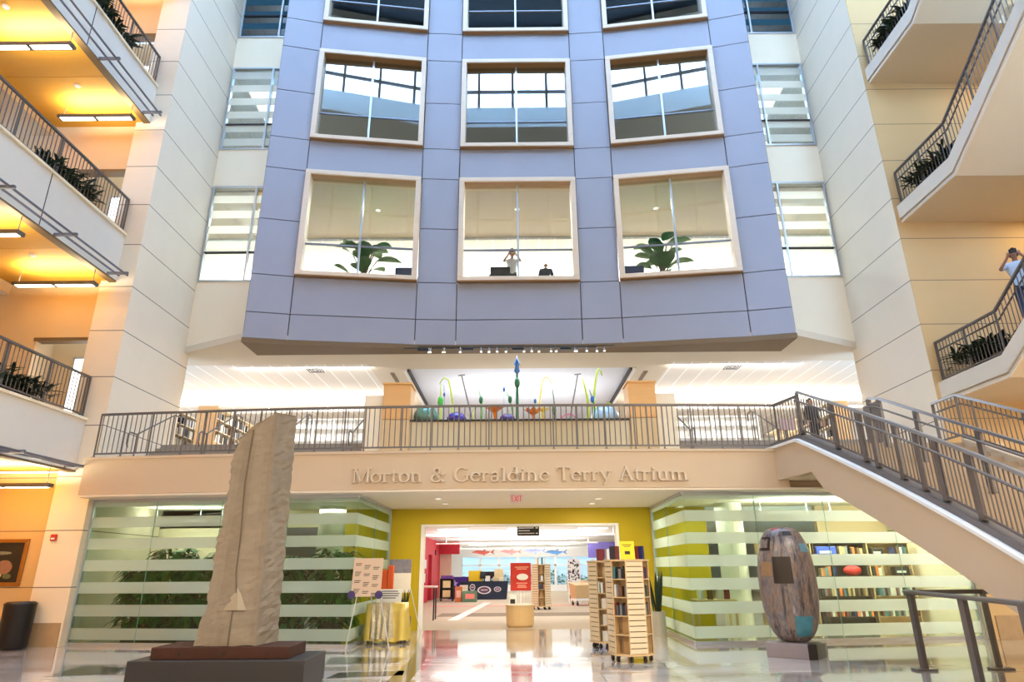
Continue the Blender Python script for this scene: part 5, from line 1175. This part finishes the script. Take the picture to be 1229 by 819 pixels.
t = thing('sign_stand', 'small sign board on a dark post at the top of the broad staircase', 'sign', (6.95,17.2 if 0 else 16.6,4.1)); q = MB(); q.box(-.2,-.015,.82,.2,.015,1.12,.006); q.build('board', mat('rose_board',(176,150,150),.6), t); q = MB(); q.tube([(0,.03,.02),(0,.03,.95)], .02, 8); q.lathe([(.15,0),(.15,.02),(.02,.03)], 16); q.build('post', M_black, t)
for i,y in enumerate((24.8,33.5,43.0)):
    t = thing('suspended_uplight', 'added long white uplight suspended across the library, %s from the opening' % ORD[i], 'pendant light', (0,y,2.72), group='added library uplights'); q = MB(); q.box(-4,-.06,0,4,.06,.07,.01); q.build('housing', M_white, t)  # fixtures added to carry light up onto the library ceiling
    for x in (-3.5,0,3.5): q = MB(); q.tube([(x,0,.07),(x,0,.38)], .01, 6); q.build('hanger', M_alu, t)
t = thing('suspended_uplight', 'long white suspended uplight in the rooms behind the lowest facade windows', 'pendant light', (0,26,12.6))
q = MB(); q.box(-13,-.15,0,13,.15,.12,.02); q.build('housing', M_white, t)
for i in range(7): x = -12+4*i; q = MB(); q.tube([(x,0,.12),(x,0,1.2)], .015, 6); q.build('hanger', M_alu, t)
# ================================================================== PEOPLE
def skin(V, E, name, m, parent, sub=2):
    """V: name -> (pos, radius); E: edges by name; grown as one surface by a skin modifier"""
    ks = list(V); me = bpy.data.meshes.new(name+'_s'); me.from_pydata([V[k][0] for k in ks], [(ks.index(a),ks.index(b)) for a,b in E], [])
    o = bpy.data.objects.new(name+'_s', me); C.objects.link(o); o.modifiers.new('s','SKIN'); 
    sm = o.modifiers.new('u','SUBSURF'); sm.levels = sub; sm.render_levels = sub
    if not me.skin_vertices:
        bm = bmesh.new(); bm.from_mesh(me); bm.verts.layers.skin.verify(); bm.to_mesh(me); bm.free()
    for i,k in enumerate(ks):
        r_ = V[k][1]; sv = me.skin_vertices[0].data[i]; sv.radius = r_ if isinstance(r_,tuple) else (r_,r_); sv.use_root = (i == 0)
    bpy.context.view_layer.update(); dg = bpy.context.evaluated_depsgraph_get(); nm = bpy.data.meshes.new_from_object(o.evaluated_get(dg)); bpy.data.objects.remove(o)
    nm.name = name; nm.materials.clear(); nm.materials.append(m)
    for p in nm.polygons: p.use_smooth = True
    r = bpy.data.objects.new(name, nm); C.objects.link(r); r.parent = parent; return r
def person(label, loc, rz, arms, seated=False, shirt=(220,220,220), pants=(50,50,60), hair=(30,26,24), skinc=(190,140,112), bald=False, sleeve=.6, cam=False, H=1.72):
    t = thing('person', label, 'person', loc, rz); s = H/1.72; t.scale = (s,s,s)
    dz = -.42 if seated else 0
    def P(x,y,z): return (x,y,z+dz)
    V = {'pelvis':(P(0,0,.93),(.13,.10)),'waist':(P(0,.0,1.08),(.125,.095)),'chest':(P(0,.01,1.28),(.15,.11)),'neckb':(P(0,.01,1.44),(.07,.065)),'neck':(P(0,0,1.5),.05),'jaw':(P(0,-.02,1.555),(.062,.07)),'head':(P(0,-.01,1.62),(.075,.09)),'top':(P(0,.0,1.69),(.058,.07)),'nose':(P(0,-.112,1.60),.012)}
    E = [('pelvis','waist'),('waist','chest'),('chest','neckb'),('neckb','neck'),('neck','jaw'),('jaw','head'),('head','top'),('head','nose')]
    SV = {'hem':(P(0,0,.80),(.165,.135)),'pelvis':(P(0,0,.92),(.165,.135)),'waist':(P(0,.0,1.08),(.15,.118)),'chest':(P(0,.01,1.28),(.175,.135)),'neckb':(P(0,.01,1.43),(.085,.08))}; SE = [('hem','pelvis'),('pelvis','waist'),('waist','chest'),('chest','neckb')]
    TV = {'waist':(P(0,0,1.06),(.135,.105)),'pelvis':(P(0,0,.95),(.15,.118)),'crotch':(P(0,0,.88),(.14,.11))}; TE = [('waist','pelvis'),('pelvis','crotch')]
    for sd,sg in (('l',1),('r',-1)):
        el, wr = arms[sd]; el = P(*el); wr = P(*wr)
        sh = P(sg*.185,.01,1.41); V['sh'+sd] = (sh,.055); V['el'+sd] = (el,.04); V['wr'+sd] = (wr,.027)
        E += [('chest','sh'+sd),('sh'+sd,'el'+sd),('el'+sd,'wr'+sd)]
        d = (Vector(wr)-Vector(el)).normalized(); pa = Vector(wr)+d*.05; V['pa'+sd] = (tuple(pa),(.036,.02)); E.append(('wr'+sd,'pa'+sd))
        side = d.cross(Vector((0,1,0))); side = side.normalized() if side.length > .1 else Vector((1,0,0)); bend = side.cross(d)
        for i in range(4):
            b0 = pa+side*(.024*(i-1.5)/1.5)+d*.03; L = (.062,.072,.067,.05)[i]; V['f%d%s'%(i,sd)] = (tuple(b0),.010); V['g%d%s'%(i,sd)] = (tuple(b0+d*L*.55+bend*.012),.009); V['h%d%s'%(i,sd)] = (tuple(b0+d*L*.85+bend*.035),.008); E += [('pa'+sd,'f%d%s'%(i,sd)),('f%d%s'%(i,sd),'g%d%s'%(i,sd)),('g%d%s'%(i,sd),'h%d%s'%(i,sd))]
        b0 = Vector(wr)+d*.03-side*.038*sg; V['t0'+sd] = (tuple(b0),.012); V['t1'+sd] = (tuple(b0+d*.035-side*.02*sg+bend*.015),.010); E += [('wr'+sd,'t0'+sd),('t0'+sd,'t1'+sd)]
        SV['sh'+sd] = (sh,.075); e2 = Vector(sh).lerp(Vector(el),min(1,sleeve*1.6)); SV['el'+sd] = (tuple(e2),.06); SE += [('chest','sh'+sd),('sh'+sd,'el'+sd)]
        if sleeve > .7: SV['wr'+sd] = (tuple(Vector(el).lerp(Vector(wr),.9)),.042); SE.append(('el'+sd,'wr'+sd))
        hip = P(sg*.09,0,.86)
        kn = P(sg*.12,-.42,.89) if seated else (sg*.10,-.01,.48); an = P(sg*.13,-.44,.48) if seated else (sg*.10,.02,.08); to = (an[0]+sg*.02,an[1]-.16,an[2]-.045)
        V['hip'+sd] = (hip,.085); V['kn'+sd] = (kn,.055); V['an'+sd] = (an,.036); V['to'+sd] = (to,(.035,.028)); E += [('pelvis','hip'+sd),('hip'+sd,'kn'+sd),('kn'+sd,'an'+sd),('an'+sd,'to'+sd)]
        TV['hip'+sd] = (hip,.105); TV['kn'+sd] = (kn,.075); TV['an'+sd] = (tuple(Vector(an)+Vector((0,0,.02))),.058); TE += [('crotch','hip'+sd),('hip'+sd,'kn'+sd),('kn'+sd,'an'+sd)]
        q = MB(); q.box(-.045,-.2,-.08,.045,.07,.01,.02); o = q.build('shoe', M_black, t); o.location = (an[0]+sg*.01,an[1],an[2])
    cs = '%d_%d_%d' % shirt
    skin(V, E, 'body', mat('skin_%d'%skinc[0], skinc, .5, nz=.04), t); skin(SV, SE, 'shirt', mat('shirt_'+cs, shirt, .8, nz=.08, sc=8), t); skin(TV, TE, 'trousers', mat('trousers_%d'%pants[0], pants, .8, nz=.08, sc=8), t)
    q = MB(); q.ball(P(0,.012,1.645),.092,.108,.10,18,12)
    for v in list(q.bm.verts):
        if v.co.y < -.03 and v.co.z < 1.69+dz or v.co.z < 1.565+dz: v.co.y = max(v.co.y, -.02); v.co.z = max(v.co.z, (1.60 if not bald else 1.60)+dz)
    if bald:
        q.bm.free(); q = MB(); q.tube([P(.072,.0,1.585),P(.055,.06,1.57),P(0,.082,1.565),P(-.055,.06,1.57),P(-.072,0,1.585)], [.012,.02,.022,.02,.012], 8)
    q.build('hair', mat('hair_%d'%hair[0], hair, .7, nz=.2), t, True)
    for x in (-.03,.03): q = MB(); q.ball(P(x,-.093,1.625),.009,.006,.007,8,6); q.build('eye', M_black, t, True)
    q = MB(); q.ball(P(0,-.088,1.553),.024,.008,.006,10,6); q.build('mouth', mat('lips',(150,80,76),.5), t, True)
    for x in (-.078,.078): q = MB(); q.ball(P(x,.0,1.60),.012,.02,.03,8,6); q.build('ear', mat('skin_%d'%skinc[0], skinc), t, True)
    return t
PH = {'l':((.30,-.17,1.27),(.10,-.27,1.52)),'r':((-.30,-.17,1.27),(-.10,-.27,1.52))}
DN = {'l':((.25,.03,1.14),(.25,-.06,.90)),'r':((-.25,.03,1.14),(-.25,-.06,.90))}
LP = {'l':((.24,.0,1.14),(.18,-.28,1.03)),'r':((-.24,.0,1.14),(-.18,-.28,1.03))}
def camera_obj(lab, loc, rz):
    t = thing('camera', lab, 'camera', loc, rz); q = MB(); q.box(-.07,-.03,-.045,.07,.03,.045,.01); q.build('body', M_black, t); q = MB(); q.tube([(0,-.03,0),(0,-.1,0)], [.038,.04], 14); q.build('lens', M_black, t); q = MB(); q.box(-.03,-.02,.045,.03,.02,.07,.006); q.build('viewfinder', M_black, t)
person('person in a white shirt standing behind the centre window raising a camera', (-.14,20.3,10.32), 0, PH, shirt=(226,226,228), pants=(60,60,70), skinc=(176,130,110))
camera_obj('black camera held up by the person in white behind the centre window', (-.14,19.99,10.32+1.615), 0)
person('bald person in a navy shirt sitting with their back to the centre window', (1.02,20.3,10.32), PI, LP, seated=True, shirt=(50,54,72), pants=(40,40,48), skinc=(214,166,142), bald=True, hair=(120,104,92))
f = MB(); f.box(-.26,-.3,.0,.26,.14,.36,.03); o = f.build('stool', mat('stool_fabric',(80,70,66),.8)); o.location = (1.02,20.36,10.32); tag(o, 'low fabric stool under the bald person in navy behind the centre window', 'stool')
person('person in a pale blue shirt photographing from the stair tower flight', (11.03,13.0,6.49), R(-40), PH, shirt=(186,202,222), pants=(52,66,96), skinc=(150,104,84))
camera_obj('black camera held by the person in pale blue on the stair tower flight', (11.03+.31*math.sin(R(-40)),13.0-.31*math.cos(R(-40)),6.49+1.6), R(-40))
person('person in black clothes standing on the second floor beside the right orange ended bookcase', (9.35,20.2,5.05), R(15), DN, shirt=(32,30,34), pants=(26,26,30), sleeve=.9, skinc=(184,136,112), H=1.6)
# ================================================================== LIGHT
W = bpy.data.worlds.new('daylight'); SC.world = W; W.use_nodes = True
bg = W.node_tree.nodes['Background']; bg.inputs[0].default_value = (.39,.63,1.0,1); bg.inputs[1].default_value = 7.4
DN_ = (0,0,0)
WARM = (1,.86,.66); NEU = (1,.96,.9)
# second floor uplights (on the suspended fixtures) and room lamps, with added fills
for x0,x1 in ((-15,-4.6),(4.7,15)):
    area('up_light', ((x0+x1)/2,25,7.57), x1-x0, .2, 170, NEU, UP)
    area('ceiling_lamp', ((x0+x1)/2,23.5,7.95), 8, 2, 40, NEU)
    area('ceiling_lamp', ((x0+x1)/2,29,7.95), 8, 4, 130, NEU)
area('recess_fill', (.1,23.5,6.3), 5, 2, 50, (.95,.97,1), UP)  # unseen upward fill added to whiten the recessed ceiling
area('ceiling_lamp', (.1,27.0,7.9), 6, 4, 130, NEU)
for x0,x1 in ((-9.5,-4.8),(5.0,9.5)): area('shelf_fill', ((x0+x1)/2,20.6,7.93), x1-x0, .5, 100, NEU, (R(35),0,0))  # added fill without fixture, brightens the white shelving
for y in (24,30,37,44): area('up_light', (0,y,2.0), 7, 3, 62, NEU, UP)  # wide fixtureless fills added to whiten the library ceiling
area('far_wall_fill', (1.5,46,2.9), 10, .4, 60, NEU, (R(60),0,0))  # added fill, no fixture, lifts the library's far wall
for y,p in ((24.8,40),(33.5,50),(43.0,50)): area('up_light', (0,y,2.81), 7.8, .1, p, NEU, UP)  # light of the added library fixtures
for x in (-5.0,.05,5.1): area('downlight_lamp', (x,20.5,13.88), .2, .2, 140, NEU)
for x,y in ((-8.5,18.4),): area('up_light', (x,y,2.95), 3.2, .1, 14, NEU, UP)
area('up_light', (8.4,17.2,2.95), 4.4, .1, 170, NEU, UP)
area('track_lamp', (0,18.3,7.6), 5.4, .3, 20, NEU)
# upper rooms
area('up_light', (0,26,12.74), 26, .3, 900, NEU, UP)
for z,p in ((13.78,160),(18.85,30)):
    area('ceiling_lamp', (-7,27.5,z), 10, 6, p, NEU); area('ceiling_lamp', (7,27.5,z), 10, 6, p, NEU)
    for sx_ in (-9.3,9.4): area('ceiling_lamp', (sx_,21.2,z+.06), 1.8, 2, 40, NEU)
# library
for y in (23,28,34,40,46): area('ceiling_lamp', (0,y,3.05), 8, 2.5, 8, NEU)
area('ceiling_lamp', (-9,30,3.05), 6, 14, 28, NEU); area('ceiling_lamp', (10,30,3.05), 8, 14, 60, NEU)
# glass rooms
area('fixture_lamp', (-8.5,18.4,3.15), 3.4, .4, 12, NEU); area('fixture_lamp', (-5.2,18.4,3.15), 1, 1, 12, NEU)
area('fixture_lamp', (8.4,17.4,3.15), 3.8, .8, 42, NEU); area('fixture_lamp', (4.8,18.2,3.15), 1, 1, 14, NEU)
# gallery soffit and entrance
for x,y in ((-2.03,16.4),(-1.99,17.75),(1.97,16.7),(1.96,18.0)): area('downlight_lamp', (x,y,3.2), .14, .14, 16, WARM)
area('entry_fill', (-6,-1.5,8.95), 8, 5, 430, (1,.92,.80)); area('entry_fill', (9,0,8.95), 8, 5, 850, (1,.93,.82))  # unseen fill lights added above the camera to brighten front faces
# stair tower landings
for z in RL[1:]: area('landing_light', (14.4,14.8,z-.52), 1.2, .8, 18, (1,.84,.6))
area('landing_light', (12.4,8.6,7.93), 2.5, 1.2, 110, (1,.92,.8))  # fill added under the mid landing to brighten the stone's right side
area('landing_light', (13.5,12,5.4), 2, 2, 16, (1,.84,.6))
# ================================================================== CAMERA
cam = bpy.data.cameras.new('camera'); co = bpy.data.objects.new('camera', cam); C.objects.link(co); cam.sensor_width = 36; cam.lens = 776/1229*36; cam.clip_end = 200
co.matrix_world = Matrix.Translation((-.17,0,1.6)) @ Matrix.Rotation(R(90+19.35),4,'X') @ Matrix.Rotation(R(-.45),4,'Z')
SC.camera = co
SC.view_settings.view_transform = 'Standard'; SC.view_settings.look = 'None'; SC.view_settings.gamma = 1; SC.view_settings.exposure = 1.42; SC.view_settings.use_curve_mapping = False
cy_ = SC.cycles; cy_.use_denoising = True; cy_.max_bounces = 9; cy_.diffuse_bounces = 4; cy_.glossy_bounces = 4; cy_.transparent_max_bounces = 16; cy_.sample_clamp_indirect = 6; cy_.sample_clamp_direct = 0; cy_.caustics_reflective = False; cy_.caustics_refractive = False
